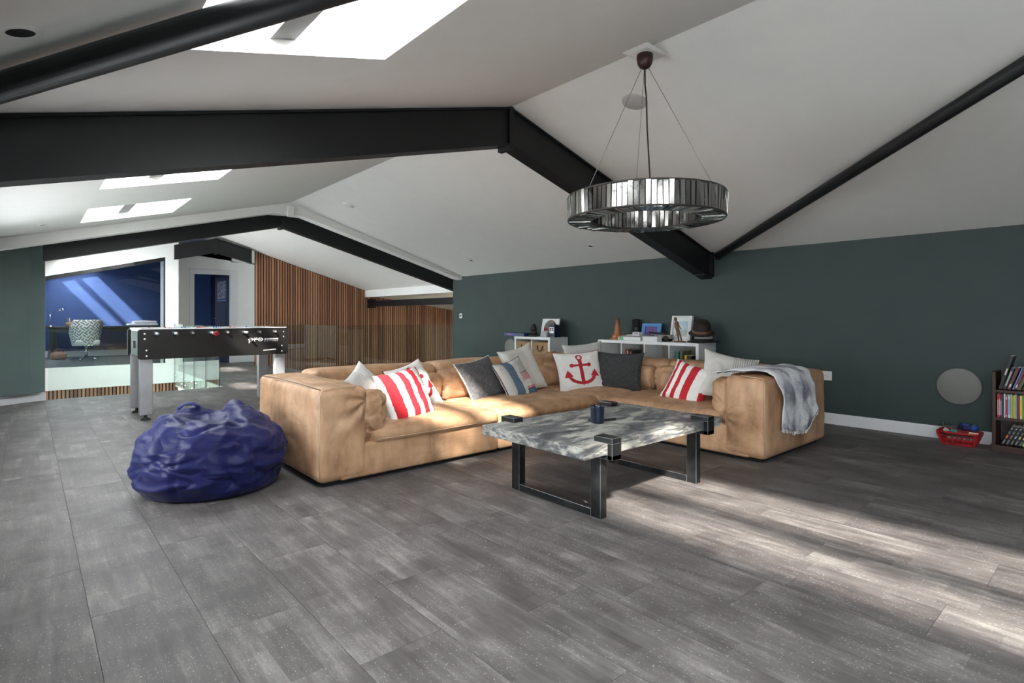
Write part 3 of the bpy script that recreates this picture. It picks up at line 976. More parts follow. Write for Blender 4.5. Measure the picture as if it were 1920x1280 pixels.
sp = root('ceiling_speaker', 'round flush grey speaker in the ceiling behind the chandelier wires', 'speaker')
lathe('grille', [(0.0, 0.008), (0.08, 0.008), (0.086, 0.004), (0.088, 0.0)], 'pale_grey', sp, 36, mtx=on_ceiling(3.12, 2.296))
det = root('smoke_detector', 'small round white ceiling disc above the far roof beam', 'detector')
lathe('housing', [(0.0, 0.018), (0.055, 0.018), (0.075, 0.008), (0.078, 0.0)], 'white_plastic', det, 30, mtx=on_ceiling(3.15, 6.83))

# ------------------------------------------------------------------ chandelier
CX, CY = 2.742, 1.945
ch = root('ring_chandelier', 'round mirrored strip chandelier hanging from the ridge by wires', 'chandelier', (CX, CY, 0))
ZB, ZT, RO, RI = 1.568, 1.708, 0.450, 0.312
# ridge mounting block
mb = root('ridge_block', 'white wedge mounting block on the ridge above the chandelier', 'mounting block', (RX, CY, 0))
vs = [(-0.13, -0.09, zc(RX - .13) + .01), (-0.13, 0.09, zc(RX - .13) + .01), (0.14, -0.09, zc(RX + .14) + .01), (0.14, 0.09, zc(RX + .14) + .01),
      (-0.07, -0.065, 2.545), (-0.07, 0.065, 2.545), (0.07, -0.065, 2.545), (0.07, 0.065, 2.545)]
mk('wedge', vs, [(4, 5, 7, 6), (0, 4, 6, 2), (1, 3, 7, 5), (0, 1, 5, 4), (2, 6, 7, 3), (0, 2, 3, 1)], 'white_paint', mb)
lathe('canopy', [(0.0, 2.462), (0.014, 2.462), (0.03, 2.47), (0.042, 2.49), (0.048, 2.52), (0.047, 2.543), (0.0, 2.545)], 'brown_metal', ch, 28)
for k in range(3):
    a = R(45 + 120 * k)
    tube('suspension_wire', [(0.02 * math.cos(a), 0.02 * math.sin(a), 2.466), (0.40 * math.cos(a), 0.40 * math.sin(a), ZT)], 0.0016, 'wire_grey', ch, 6)
tube('power_cord', [(0, 0, 2.464), (0.000, -0.002, 2.36), (0.006, -0.006, 2.30), (0.010, -0.010, 2.10), (0.020, -0.020, 1.85), (0.030, -0.030, 1.62)], 0.0045, 'brown_metal', ch, 8)
def strip_mesh(w0, w1, h, t):
    me = bpy.data.meshes.new('mirror_strip')
    vs = [(-w0 / 2, -t / 2, 0), (w0 / 2, -t / 2, 0), (w0 / 2, t / 2, 0), (-w0 / 2, t / 2, 0), (-w1 / 2, -t / 2, h), (w1 / 2, -t / 2, h), (w1 / 2, t / 2, h), (-w1 / 2, t / 2, h)]
    me.from_pydata(vs, [], [(0, 3, 2, 1), (4, 5, 6, 7), (0, 1, 5, 4), (1, 2, 6, 5), (2, 3, 7, 6), (3, 0, 4, 7)])
    me.materials.append(M['antique_mirror'])
    return me
def strips(n, r, z0, h, jit):
    me = strip_mesh(2 * math.pi * r / n * 0.83, 2 * math.pi * r / n * 0.83, h, 0.006)
    for k in range(n):
        a = 2 * math.pi * k / n
        o = bpy.data.objects.new('mirror_strip', me)
        COL.objects.link(o); o.parent = ch
        o.location = (r * math.cos(a), r * math.sin(a), z0)
        o.rotation_euler = (R(random.uniform(-jit, jit)), 0, a + R(90) + R(random.uniform(-jit, jit) * 1.6))
strips(96, RO, ZB + 0.006, ZT - ZB - 0.012, 3.0)
strips(72, RI, ZB + 0.006, ZT - ZB - 0.012, 4.0)
nb = 96
me = strip_mesh(2 * math.pi * RI / nb * 0.82, 2 * math.pi * RO / nb * 0.82, RO - RI - 0.01, 0.005)
for k in range(nb):
    a = 2 * math.pi * k / nb
    o = bpy.data.objects.new('mirror_strip', me)
    COL.objects.link(o); o.parent = ch
    o.matrix_local = Matrix.Translation((0, 0, ZB + 0.001)) @ Matrix.Rotation(a, 4, 'Z') @ Matrix.Translation((RI + 0.005, 0, 0)) @ Matrix.Rotation(R(90 + random.uniform(-2, 2)), 4, 'Y') @ Matrix.Rotation(R(90 + random.uniform(-5, 5)), 4, 'Z')
for (r, zz) in ((RO, ZB + 0.004), (RO, ZT - 0.004), (RI, ZB + 0.004), (RI, ZT - 0.004)):
    tube('ring_rim', [(r * math.cos(2 * math.pi * k / 72), r * math.sin(2 * math.pi * k / 72), zz) for k in range(72)], 0.0055, 'mirror_lead', ch, 6, True)
bm = bmesh.new()
bm_lathe(bm, [(RI + .008, ZB + .008), (RO - .008, ZB + .008), (RO - .008, ZT - .008), (RI + .008, ZT - .008), (RI + .008, ZB + .008)], 72)
bm_obj('ring_core', bm, 'mirror_lead', ch, smooth=False)

# ------------------------------------------------------------------ sectional sofa
so = root('sectional_sofa', 'large L-shaped tan leather sectional sofa', 'sofa', (0, 0, 0))
LE = 'tan_leather'
SY0, SY1 = 3.14, 4.25      # back run
WX0, WX1 = 3.745, 4.81     # right wing
def base(x0, x1, y0, y1, seed, z1=0.23):
    return softbox('base', x0, x1, y0, y1, 0.025, z1, 0.018, LE, so, 10, (0.004, 0.006, 0), 0.004, 4, seed)
base(1.40, 2.615, SY0, SY1 - 0.1, 1)
base(2.622, 3.74, SY0, SY1 - 0.1, 2)
base(3.747, WX1 - 0.05, SY0, SY1 - 0.05, 3)
base(WX0, WX1 - 0.05, 1.80, SY0 - 0.007, 4)
pl = bmesh.new()
bm_box(pl, 1.32, 4.76, SY0 + 0.05, SY1 - 0.06, 0, 0.03)
bm_box(pl, WX0 + 0.05, WX1 - 0.05, 1.74, SY0 + 0.05, 0, 0.03)
bm_obj('plinth', pl, 'slot_black', so)
# arms
softbox('arm', 1.265, 1.575, SY0 - 0.005, SY1, 0.025, 0.582, 0.045, LE, so, 40, (0.012, 0.012, 0.012), 0.009, 4, 11, 0.35)
softbox('arm', WX0 - 0.005, WX1, 1.685, 1.985, 0.025, 0.585, 0.045, LE, so, 40, (0.012, 0.012, 0.012), 0.009, 4, 12, 0.35)
for arm_o in [o for o in bpy.data.objects if o.parent == so and o.name.startswith('arm') and not o.name.startswith('arm_')]:
    left = sum(v.co.y for v in arm_o.data.vertices) / len(arm_o.data.vertices) > 2.5
    for v in arm_o.data.vertices:
        if left:
            w_ = max(0.0, 1 - abs(v.co.y - SY0) / 0.16); du = 1.575 - v.co.x; dz = v.co.z - 0.50
        else:
            w_ = max(0.0, 1 - abs(v.co.x - WX0) / 0.16); du = 1.985 - v.co.y; dz = v.co.z - 0.30
            du = abs(du)
        rr = math.hypot(du, dz)
        ang = math.atan2(dz, du)
        f_ = math.sin(ang * 9 + 1.5 * math.sin(rr * 14)) * math.exp(-rr / 0.14) * min(1, rr / 0.03)
        d_ = 0.022 * f_ * w_ if left else 0.010 * f_ * w_
        if left:
            v.co.y += d_
        else:
            v.co.x += d_
# backrests
softbox('backrest', 1.56, 2.63, 3.97, SY1, 0.10, 0.605, 0.05, LE, so, 14, (0, 0.0, 0.01), 0.010, 3.5, 21)
softbox('backrest', 2.63, 3.74, 3.97, SY1, 0.10, 0.612, 0.05, LE, so, 14, (0, 0.0, 0.01), 0.010, 3.5, 22)
softbox('backrest', 3.74, WX1, 3.97, SY1, 0.10, 0.605, 0.05, LE, so, 14, (0, 0.0, 0.01), 0.010, 3.5, 23)
softbox('backrest', 4.53, WX1, 2.95, 4.0, 0.10, 0.592, 0.05, LE, so, 14, (0, 0.0, 0.008), 0.010, 3.5, 24)
softbox('backrest', 4.53, WX1, 1.95, 2.96, 0.10, 0.592, 0.05, LE, so, 14, (0, 0.0, 0.008), 0.010, 3.5, 25)
# seat cushions
def seat(x0, x1, y0, y1, seed, puff=0.03):
    return softbox('seat_cushion', x0, x1, y0, y1, 0.205, 0.315, 0.05, LE, so, 34, (0.0, 0.012, puff), 0.010, 3.2, seed, 0.35)
seat(1.60, 2.62, SY0 - 0.015, 3.90, 31, 0.03)
seat(2.625, 3.76, SY0 - 0.010, 3.90, 32)
seat(3.765, 4.48, SY0 + 0.0, 3.92, 33)
seat(WX0 - 0.012, 4.48, 2.03, SY0 - 0.005, 34)
# loose back cushions, heavily crumpled
def bcush(x0, x1, y0, y1, z0, z1, seed, puff):
    return softbox('back_cushion', x0, x1, y0, y1, z0, z1, 0.06, LE, so, 40, puff, 0.024, 3.0, seed, 0.8)
bcush(1.66, 2.62, 3.84, 4.04, 0.30, 0.535, 41, (0.0, 0.04, 0.02))
bcush(2.60, 3.72, 3.84, 4.04, 0.30, 0.550, 42, (0.0, 0.04, 0.02))
bcush(3.70, 4.40, 3.86, 4.04, 0.30, 0.525, 43, (0.0, 0.03, 0.02))
bcush(4.40, 4.60, 3.05, 3.85, 0.30, 0.540, 44, (0.03, 0.0, 0.02))
bcush(4.40, 4.60, 2.10, 3.04, 0.30, 0.540, 45, (0.03, 0.0, 0.02))
# slouched cushions that lie against the arms
softbox('arm_cushion', 1.53, 1.735, 3.17, 3.80, 0.225, 0.535, 0.055, LE, so, 36, (0.02, 0.03, 0.0), 0.024, 3.2, 53, 0.9)
softbox('arm_cushion', 3.80, 4.42, 1.95, 2.13, 0.235, 0.560, 0.055, LE, so, 36, (0.02, 0.02, 0.0), 0.022, 3.2, 52, 0.8)
# stitched seams
def seam(pts, mat, r=0.003):
    tube('seam', pts, r, mat, so, 6)
seam([(1.283, SY0 + 0.02, 0.575), (1.278, SY0 + 0.3, 0.583), (1.278, SY0 + 0.7, 0.585), (1.285, SY1 - 0.03, 0.575)], 'seam_dark')
seam([(1.272, SY0 - 0.001, 0.05), (1.270, SY0 - 0.004, 0.3), (1.274, SY0 + 0.000, 0.54), (1.29, SY0 + 0.005, 0.572), (1.36, SY0 - 0.0, 0.586), (1.50, SY0 + 0.01, 0.575)], 'seam_light')
seam([(WX0 + 0.002, 1.692, 0.05), (WX0 - 0.004, 1.690, 0.3), (WX0 + 0.002, 1.694, 0.54), (WX0 + 0.01, 1.72, 0.582), (WX0 + 0.006, 1.86, 0.592)], 'seam_light')
seam([(1.63, SY0 - 0.021, 0.245), (2.0, SY0 - 0.033, 0.247), (2.6, SY0 - 0.020, 0.246)], 'seam_light', 0.0025)
seam([(2.03, SY0 - 0.009, 0.03), (2.03, SY0 - 0.010, 0.20)], 'seam_light', 0.002)

# ------------------------------------------------------------------ scatter pillows
def pillow_surface(w, h, t, seed, k=0.07):
    sd = Vector((seed * 2.3, seed * 4.1, 1.7))
    def S(u, v, side):
        x = w / 2 * u * (1 - k * (1 - abs(v) ** 2.2) * 0.9)
        y = h / 2 * v * (1 - k * (1 - abs(u) ** 2.2) * 0.9)
        q = max(0.0, (1 - u ** 4) * (1 - v ** 4))
        z = side * t / 2 * (q ** 0.55)
        q2 = min(1.0, q * 3)
        z += 0.010 * q2 * noise.noise(Vector((u * 2.1, v * 2.1, side)) + sd)
        z += side * 0.0045 * q2 * (1 - 3 * abs(noise.noise(Vector((u * 3.2, v * 5.0, side * 3.0)) + sd)))
        # slump: a slight drop and fold across the middle
        y -= 0.010 * (1 - u * u) * (1 - v * v)
        return Vector((x, y, z))
    return S

def pillow(name, label, c, yaw, tilt, roll, size, t, mat, piping=None, backmat=None, seed=0, anchor=False, k=0.12, bend=0.0):
    N = Vector((math.cos(R(yaw)) * math.cos(R(tilt)), math.sin(R(yaw)) * math.cos(R(tilt)), math.sin(R(tilt))))
    U = Vector((-math.sin(R(yaw)), math.cos(R(yaw)), 0)).normalized()
    V = N.cross(U)
    ro = R(roll)
    U2 = U * math.cos(ro) + V * math.sin(ro)
    V2 = -U * math.sin(ro) + V * math.cos(ro)
    mt = Matrix((( U2.x, V2.x, N.x, c[0]), (U2.y, V2.y, N.y, c[1]), (U2.z, V2.z, N.z, c[2]), (0, 0, 0, 1)))
    rt = root(name, label, 'pillow', group=None)
    rt.matrix_world = mt
    w, h = size
    S = pillow_surface(w, h, t, seed, k)
    n = 36
    # clustered params so that the rim is smooth
    par = [math.sin((i / n - 0.5) * math.pi) for i in range(n + 1)]
    vs, fs, uv = [], [], []
    idx = {}
    for side in (1, -1):
        for i, u in enumerate(par):
            for j, v in enumerate(par):
                rim = i in (0, n) or j in (0, n)
                key = (i, j, 0 if rim else side)
                if key not in idx:
                    idx[key] = len(vs)
                    vs.append(S(u, v, side)); uv.append((0.5 + u / 2, 0.5 + v / 2))
    def ix(i, j, s):
        return idx[(i, j, 0)] if (i in (0, n) or j in (0, n)) else idx[(i, j, s)]
    for s in (1, -1):
        for i in range(n):
            for j in range(n):
                f = (ix(i, j, s), ix(i + 1, j, s), ix(i + 1, j + 1, s), ix(i, j + 1, s))
                fs.append(f if s > 0 else f[::-1])
    cover = mk('cover', vs, fs, mat, rt, True, uv)
    if backmat:
        cover.data.materials.append(M[backmat])
        for p in cover.data.polygons:
            if p.index >= n * n:
                p.material_index = 1
    if piping:
        rim = [S(u, -1, 1) for u in par[:-1]] + [S(1, v, 1) for v in par[:-1]] + [S(-u, 1, 1) for u in par[:-1]] + [S(-1, -v, 1) for v in par[:-1]]
        tube('piping', rim, 0.0045, piping, rt, 6, True)
    if anchor:
        bm = bmesh.new()
        def ribbon(path, wid, sc=1.0):
            path = [(a_ * sc, b_ * sc + 0.02) for a_, b_ in path]
            # flat applique ribbon laid on the cover
            m = len(path)
            prev = None
            for i, (pu, pv) in enumerate(path):
                a = path[max(i - 1, 0)]; b = path[min(i + 1, m - 1)]
                dx, dy = b[0] - a[0], b[1] - a[1]
                L = math.hypot(dx, dy) or 1
                nx, ny = -dy / L, dx / L
                wd = wid[i] if isinstance(wid, list) else wid
                row = []
                for q in (-1, -0.33, 0.33, 1):
                    uu, vv = pu + nx * wd * q, pv + ny * wd * q
                    row.append(bm.verts.new(S(uu, vv, 1) + Vector((0, 0, 0.0035))))
                if prev:
                    for q in range(3):
                        bm.faces.new((prev[q], row[q], row[q + 1], prev[q + 1]))
                prev = row
        def disc(cu, cv, r):
            cu, cv, r = cu, cv + 0.02, r
            ctr = bm.verts.new(S(cu, cv, 1) + Vector((0, 0, 0.0036)))
            ring = [bm.verts.new(S(cu + r * math.cos(a * math.pi / 8), cv + r * math.sin(a * math.pi / 8), 1) + Vector((0, 0, 0.0036))) for a in range(16)]
            for a in range(16):
                bm.faces.new((ctr, ring[a], ring[(a + 1) % 16]))
        ribbon([(0, 0.60 - 1.25 * i / 14) for i in range(15)], 0.085)
        ribbon([(-0.36 + 0.72 * i / 8, 0.30) for i in range(9)], 0.052)
        disc(-0.40, 0.30, 0.095); disc(0.40, 0.30, 0.095)
        arc = [(0.60 * math.sin(a), -0.08 - 0.54 * math.cos(a)) for a in [R(-72 + 144 * i / 26) for i in range(27)]]
        ribbon(arc, 0.075)
        for sx in (-1, 1):
            ribbon([(sx * 0.60, -0.28), (sx * 0.62, -0.10), (sx * 0.63, 0.06)], [0.20, 0.11, 0.005])
        ribbon([(0.11 * math.cos(R(a)), 0.70 + 0.11 * math.sin(R(a))) for a in range(0, 361, 24)], 0.035)
        ribbon([(0.0, -0.58), (0, -0.66), (0, -0.74)], [0.13, 0.08, 0.005])
        bm_obj('anchor_motif', bm, 'red_motif', rt)
    return rt

pillow('ribbed_pillow', 'pale grey ribbed pillow tucked in the left sofa corner beside the red stripes', (1.815, 3.62, 0.450), -62, 34, 24, (0.42, 0.42), 0.11, 'rib_grey', seed=1)
pillow('anchor_pillow', 'white anchor pillow with red piping half hidden behind red striped pillow', (2.215, 3.66, 0.462), -78, 30, 12, (0.41, 0.41), 0.11, 'plain_white_cotton', 'red_cord', seed=2, anchor=True)
pillow('striped_pillow', 'red and white striped pillow at the left end of the sofa', (1.98, 3.38, 0.448), -76, 28, 5, (0.42, 0.39), 0.13, 'red_stripe_a', seed=3, k=0.07)
pillow('denim_pillow', 'dark grey denim pillow with white backing beside the patchwork pillow', (2.91, 3.72, 0.470), -80, 30, 7, (0.47, 0.38), 0.10, 'denim_grey', 'cream_cord', 'plain_white_cotton', seed=4)
pillow('cream_pillow', 'cream ribbed pillow standing behind the patchwork pillow', (3.46, 3.80, 0.512), -85, 24, 9, (0.46, 0.45), 0.12, 'rib_cream', 'cream_cord', seed=5)
pillow('patchwork_pillow', 'blue, grey and pink patchwork pillow leaning on the cream pillow', (3.19, 3.60, 0.455), -80, 30, 8, (0.41, 0.38), 0.11, 'patchwork', 'dark_blue', seed=6)
pillow('pale_pillow', 'pale ribbed pillow mostly hidden behind the front anchor pillow', (4.42, 3.88, 0.530), -120, 16, 6, (0.44, 0.40), 0.12, 'rib_pale', 'cream_cord', seed=7)
pillow('anchor_pillow', 'white pillow with a full red anchor in the sofa corner', (3.98, 3.57, 0.468), -118, 24, 3, (0.48, 0.43), 0.12, 'plain_white_cotton', 'red_cord', seed=8, anchor=True)
pillow('charcoal_pillow', 'plain charcoal pillow to the right of the red anchor pillow', (4.27, 3.33, 0.478), -152, 24, -1, (0.47, 0.40), 0.11, 'charcoal_weave', seed=9)
pillow('striped_pillow', 'red and white striped pillow at the right end of the sofa', (4.07, 2.46, 0.450), -168, 28, -16, (0.37, 0.36), 0.13, 'red_stripe_b', seed=10)
pillow('cream_pillow', 'pale grey pillow with ribbed half beside the plaid throw', (4.22, 2.20, 0.520), -140, 30, -14, (0.42, 0.41), 0.12, 'rib_right', 'cream_cord', seed=11)

# ------------------------------------------------------------------ plaid throw over the right arm
def throw():
    ns, nt = 60, 40
    path = [(2.075, 0.578), (2.03, 0.598), (1.95, 0.612), (1.80, 0.616), (1.72, 0.612), (1.678, 0.588), (1.660, 0.52), (1.655, 0.40), (1.652, 0.30), (1.652, 0.18)]
    seg = [0]
    for a, b in zip(path, path[1:]):
        seg.append(seg[-1] + math.dist(a, b))
    def at(s):
        d = s * seg[-1]
        for i in range(len(seg) - 1):
            if d <= seg[i + 1] or i == len(seg) - 2:
                f = (d - seg[i]) / (seg[i + 1] - seg[i])
                a, b = path[i], path[i + 1]
                return a[0] + (b[0] - a[0]) * f, a[1] + (b[1] - a[1]) * f
    vs, fs, uv = [], [], []
    for j in range(nt + 1):
        t = j / nt
        end = 0.93 + 0.07 * math.sin(t * 3.0) - 0.10 * max(0, t - 0.75) / 0.25 + 0.012 * noise.noise(Vector((t * 14, 3, 0)))
        for i in range(ns + 1):
            s = i / ns * end
            y, z = at(s)
            x0 = 3.74 + 0.16 * min(1, s * 1.5); x1 = 4.36 + 0.17 * s
            x = x0 + (x1 - x0) * t + 0.012 * noise.noise(Vector((s * 5, t * 3, 9)))
            fold = 0.010 * math.sin(t * 9 + 2.8 * s) * min(1, 0.35 + s) + 0.024 * noise.noise(Vector((s * 5, t * 6, 2)))
            fold = abs(fold) + 0.003
            if s < 0.60:
                z += fold * 0.9
            else:
                y -= fold
            vs.append((x, y, z)); uv.append((t, s))
    for j in range(nt):
        for i in range(ns):
            a = j * (ns + 1) + i
            fs.append((a, a + 1, a + ns + 2, a + ns + 1))
    rt = root('throw_blanket', 'grey and white plaid throw draped over the right sofa arm', 'blanket')
    o = mk('cloth', vs, fs, 'plaid_throw', rt, True, uv)
    sm = o.modifiers.new('thick', 'SOLIDIFY'); sm.thickness = 0.006; sm.offset = 1
    bm = bmesh.new()
    for j in range(0, nt + 1):
        p = Vector(vs[j * (ns + 1) + ns])
        for q in range(2):
            dx = random.uniform(-0.006, 0.006)
            bm_tube(bm, [p + Vector((q * 0.006, 0, 0.004)), p + Vector((dx + q * .006, -0.003, -0.010)), p + Vector((dx * 1.6, 0.0, -0.02 - random.uniform(0, .008))) ], 0.0016, 4)
    fr = bm_obj('fringe', bm, 'plaid_throw', rt)
    fr['kind'] = 'stuff'
throw()

# ------------------------------------------------------------------ coffee table
ct = root('coffee_table', 'low coffee table with mottled grey top and black iron legs', 'table', (2.585, 2.105, 0))
TX, TY, TZ0, TZ1 = 0.632, 0.385, 0.330, 0.385
box('tabletop', -TX, TX, -TY, TY, TZ0, TZ1, 'mottled_top', ct, 0.003)
def edged(name, x0, x1, y0, y1, z0, z1, parent):
    o = box(name, x0, x1, y0, y1, z0, z1, 'waxed_iron', parent, 0.0022)
    # rubbed bright arrises: polygons from the bevel take the second material
    me = o.data
    me.materials.append(M['rubbed_steel'])
    for p in me.polygons:
        n = p.normal
        if max(abs(n.x), abs(n.y), abs(n.z)) < 0.95:
            p.material_index = 1
    return o
LW = 0.048
for lx in (-0.43, 0.455):
    for sy in (-1, 1):
        yy = sy * (TY - 0.085)
        edged('leg', lx - LW / 2, lx + LW / 2, yy - 0.032, yy + 0.032, 0.0, TZ0, ct)
        # clamp gripping the edge of the top
        ya, yb = sorted((sy * (TY - 0.085), sy * (TY + 0.030)))
        edged('clamp', lx - 0.036, lx + 0.036, ya, yb, TZ1, TZ1 + 0.028, ct)
        ya2, yb2 = sorted((sy * TY, sy * (TY + 0.030)))
        edged('clamp', lx - 0.036, lx + 0.036, ya2, yb2, TZ0 - 0.024, TZ1 + 0.002, ct)
        ya3, yb3 = sorted((sy * (TY - 0.10), sy * (TY + 0.030)))
        edged('clamp', lx - 0.036, lx + 0.036, ya3, yb3, TZ0 - 0.024, TZ0, ct)
    edged('stretcher', lx - LW / 2, lx + LW / 2, -(TY - 0.117), TY - 0.117, 0.0, 0.040, ct)

mug = root('candle_jar', 'dark blue glass candle jar on the coffee table', 'candle', (2.495, 2.098, TZ1 + 0.0005))
M_b = plain('blue_glass_jar', (0.007, 0.013, 0.028), 0.12, var=0.05)
lathe('jar', [(0.0, 0.0), (0.034, 0.0), (0.037, 0.004), (0.0385, 0.02), (0.041, 0.095), (0.0415, 0.098), (0.0395, 0.099), (0.038, 0.096), (0.0365, 0.075), (0.0, 0.075)], 'blue_glass_jar', mug, 32)
plain('blue_wax', (0.03, 0.12, 0.22), 0.4)
lathe('wax', [(0.0, 0.080), (0.0362, 0.080), (0.0364, 0.076)], 'blue_wax', mug, 24)
tube('wick', [(0, 0, 0.079), (0.002, 0, 0.090)], 0.0012, 'black_plastic', mug, 6)
rem = root('remote_control', 'slim dark remote control lying behind the blue candle', 'remote', (2.565, 2.12, TZ1 + 0.0005), R(-18))
box('casing', -0.085, 0.085, -0.021, 0.021, 0.0, 0.014, 'black_plastic', rem, 0.004)
for i in range(7):
    for j in range(2):
        box('button', -0.01 + i * 0.013 - 0.004, -0.01 + i * 0.013 + 0.004, -0.012 + j * 0.016, -0.004 + j * 0.016, 0.014, 0.0165, 'silver', rem)

# ------------------------------------------------------------------ bean bag
def beanbag():
    prof = [(0.0, 0.0), (0.20, 0.0), (0.335, 0.0), (0.375, 0.012), (0.398, 0.05), (0.410, 0.11), (0.413, 0.17), (0.405, 0.23), (0.385, 0.285), (0.345, 0.330), (0.29, 0.365), (0.22, 0.385), (0.14, 0.388), (0.07, 0.380), (0.0, 0.376)]
    seg = 150
    # densify the profile
    pr = []
    for a, b in zip(prof, prof[1:]):
        for i in range(6):
            f = i / 6
            pr.append((a[0] + (b[0] - a[0]) * f, a[1] + (b[1] - a[1]) * f))
    pr.append(prof[-1])
    bm = bmesh.new()
    bm_lathe(bm, pr, seg)
    peaks = [((-0.10, 0.16), 0.13, 0.065), ((0.17, 0.14), 0.12, 0.060), ((-0.28, 0.02), 0.12, 0.03), ((0.02, -0.02), 0.14, -0.035), ((0.05, 0.18), 0.05, -0.05), ((0.20, -0.05), 0.10, 0.03)]
    for v in bm.verts:
        p = v.co
        if p.z < 0.004:
            continue
        rr = math.hypot(p.x, p.y)
        d = Vector((p.x, p.y, 0)) / max(rr, 1e-4)
        up = min(1.0, max(0.0, (p.z - 0.24) / 0.14))
        nrm = (d * (1 - up * 0.8) + Vector((0, 0, 1)) * up).normalized()
        q = Vector((p.x * 3.0, p.y * 3.0, p.z * 6.5))
        f1 = 1 - 2.4 * abs(noise.noise(q + Vector((3.1, 0, 5))))
        f2 = 1 - 2.6 * abs(noise.noise(q * 2.1 + Vector((1.1, 8, 2))))
        f3 = noise.noise(q * 0.6 + Vector((9, 2, 4)))
        a = math.atan2(p.y, p.x)
        k = min(1.0, p.z / 0.08)
        cre = max(0.0, 1 - 6 * abs(noise.noise(Vector((p.x * 4.2, p.y * 4.2, p.z * 11)) + Vector((4, 4, 4)))))
        pn = p + nrm * k * (0.026 * f1 + 0.014 * f2 + 0.016 * f3 - 0.016 * cre)
        for (cx, cy), s, hgt in peaks:
            g2 = math.exp(-((p.x - cx) ** 2 + (p.y - cy) ** 2) / (s * s))
            pn.z += hgt * g2 * up
        # vertical panel seams pull in
        ss = abs(math.sin(3 * a + 0.5))
        pn -= d * 0.010 * math.exp(-(ss / 0.09) ** 2) * k * (1 - up)
        v.co = pn
    bt = root('bean_bag', 'navy blue nylon bean bag beside the left sofa arm', 'bean bag', (0.835, 3.66, 0.0))
    bt.scale = (0.93, 0.93, 1.0)
    bm_obj('bag', bm, 'navy_nylon', bt, smooth=True)
    plain('nylon_strap', (0.020, 0.024, 0.12), 0.5)
    tube('carry_handle', [(-0.16, 0.20, 0.445), (-0.13, 0.17, 0.475), (-0.08, 0.14, 0.478), (-0.05, 0.13, 0.45)], 0.010, 'nylon_strap', bt, 8)
beanbag()

# ------------------------------------------------------------------ foosball table
ft = root('foosball_table', 'black foosball table on silver legs', 'game table', (1.50, 6.69, 0))
FX, FY0, FY1, FZ0, FZ1 = 0.705, -0.36, 0.36, 0.590, 0.880
def panel_front(name, y0, y1):
    bm = bmesh.new()
    r = 0.03
    pts = []
    for (cx, cz, a0) in ((FX - r, FZ1 - r, 0), (-FX + r, FZ1 - r, 90), (-FX + r, FZ0 + r, 180), (FX - r, FZ0 + r, 270)):
        for k in range(5):
            a = R(a0 + 22.5 * k)
            pts.append((cx + r * math.cos(a), cz + r * math.sin(a)))
    lo = [bm.verts.new((p[0], y0, p[1])) for p in pts]
    hi = [bm.verts.new((p[0], y1, p[1])) for p in pts]
    bm.faces.new(lo); bm.faces.new(hi[::-1])
    for k in range(len(pts)):
        k2 = (k + 1) % len(pts)
        bm.faces.new((lo[k], hi[k], hi[k2], lo[k2]))
    return bm_obj(name, bm, 'black_panel', ft)
fp = panel_front('side_panel', FY0, FY0 + 0.028)
panel_front('side_panel', FY1 - 0.028, FY1)
plain('end_green_grey', (0.06, 0.085, 0.08), 0.4)
for sx in (-1, 1):
    xa, xb = sorted((sx * (FX - 0.05), sx * (FX - 0.02)))
    ep = box('end_panel', xa, xb, FY0 + 0.028, FY1 - 0.028, FZ0 + 0.03, FZ1 - 0.02, 'end_green_grey', ft)
    box('goal_slot', xa - 0.003, xb + 0.003, -0.07, 0.07, FZ0 + 0.10, FZ0 + 0.17, 'slot_black', ep)
    box('corner_cap', xa, xb, FY1 - 0.10, FY1 - 0.028, FZ0 + 0.03, FZ1 - 0.01, 'silver', ep)
box('playfield', -FX + 0.05, FX - 0.05, FY0 + 0.028, FY1 - 0.028, 0.745, 0.755, 'green_field', ft)
for (ya, yb) in ((FY0, FY0 + 0.03), (FY1 - 0.03, FY1)):
    box('top_rail', -FX + 0.02, FX - 0.02, ya, yb, FZ1, FZ1 + 0.008, 'rail_white', ft, 0.002)
for sx in (-1, 1):
    xa, xb = sorted((sx * (FX - 0.06), sx * (FX - 0.02)))
    box('top_rail', xa, xb, FY0 + 0.03, FY1 - 0.03, FZ1 - 0.02, FZ1 + 0.006, 'rail_white', ft, 0.002)
for sx in (-1, 1):
    for yy in (FY0 + 0.075, FY1 - 0.075):
        lg = box('leg', sx * (FX - 0.075) - 0.055, sx * (FX - 0.075) + 0.055, yy - 0.035, yy + 0.035, 0.05, FZ0 + 0.04, 'silver', ft, 0.006)
        lathe('levelling_foot', [(0.0, 0.0), (0.042, 0.0), (0.042, 0.012), (0.016, 0.020), (0.012, 0.055), (0.0, 0.055)], 'rubber', lg, 18, c=(sx * (FX - 0.075), yy, 0))
xs = [-0.56 + 0.16 * k for k in range(8)]
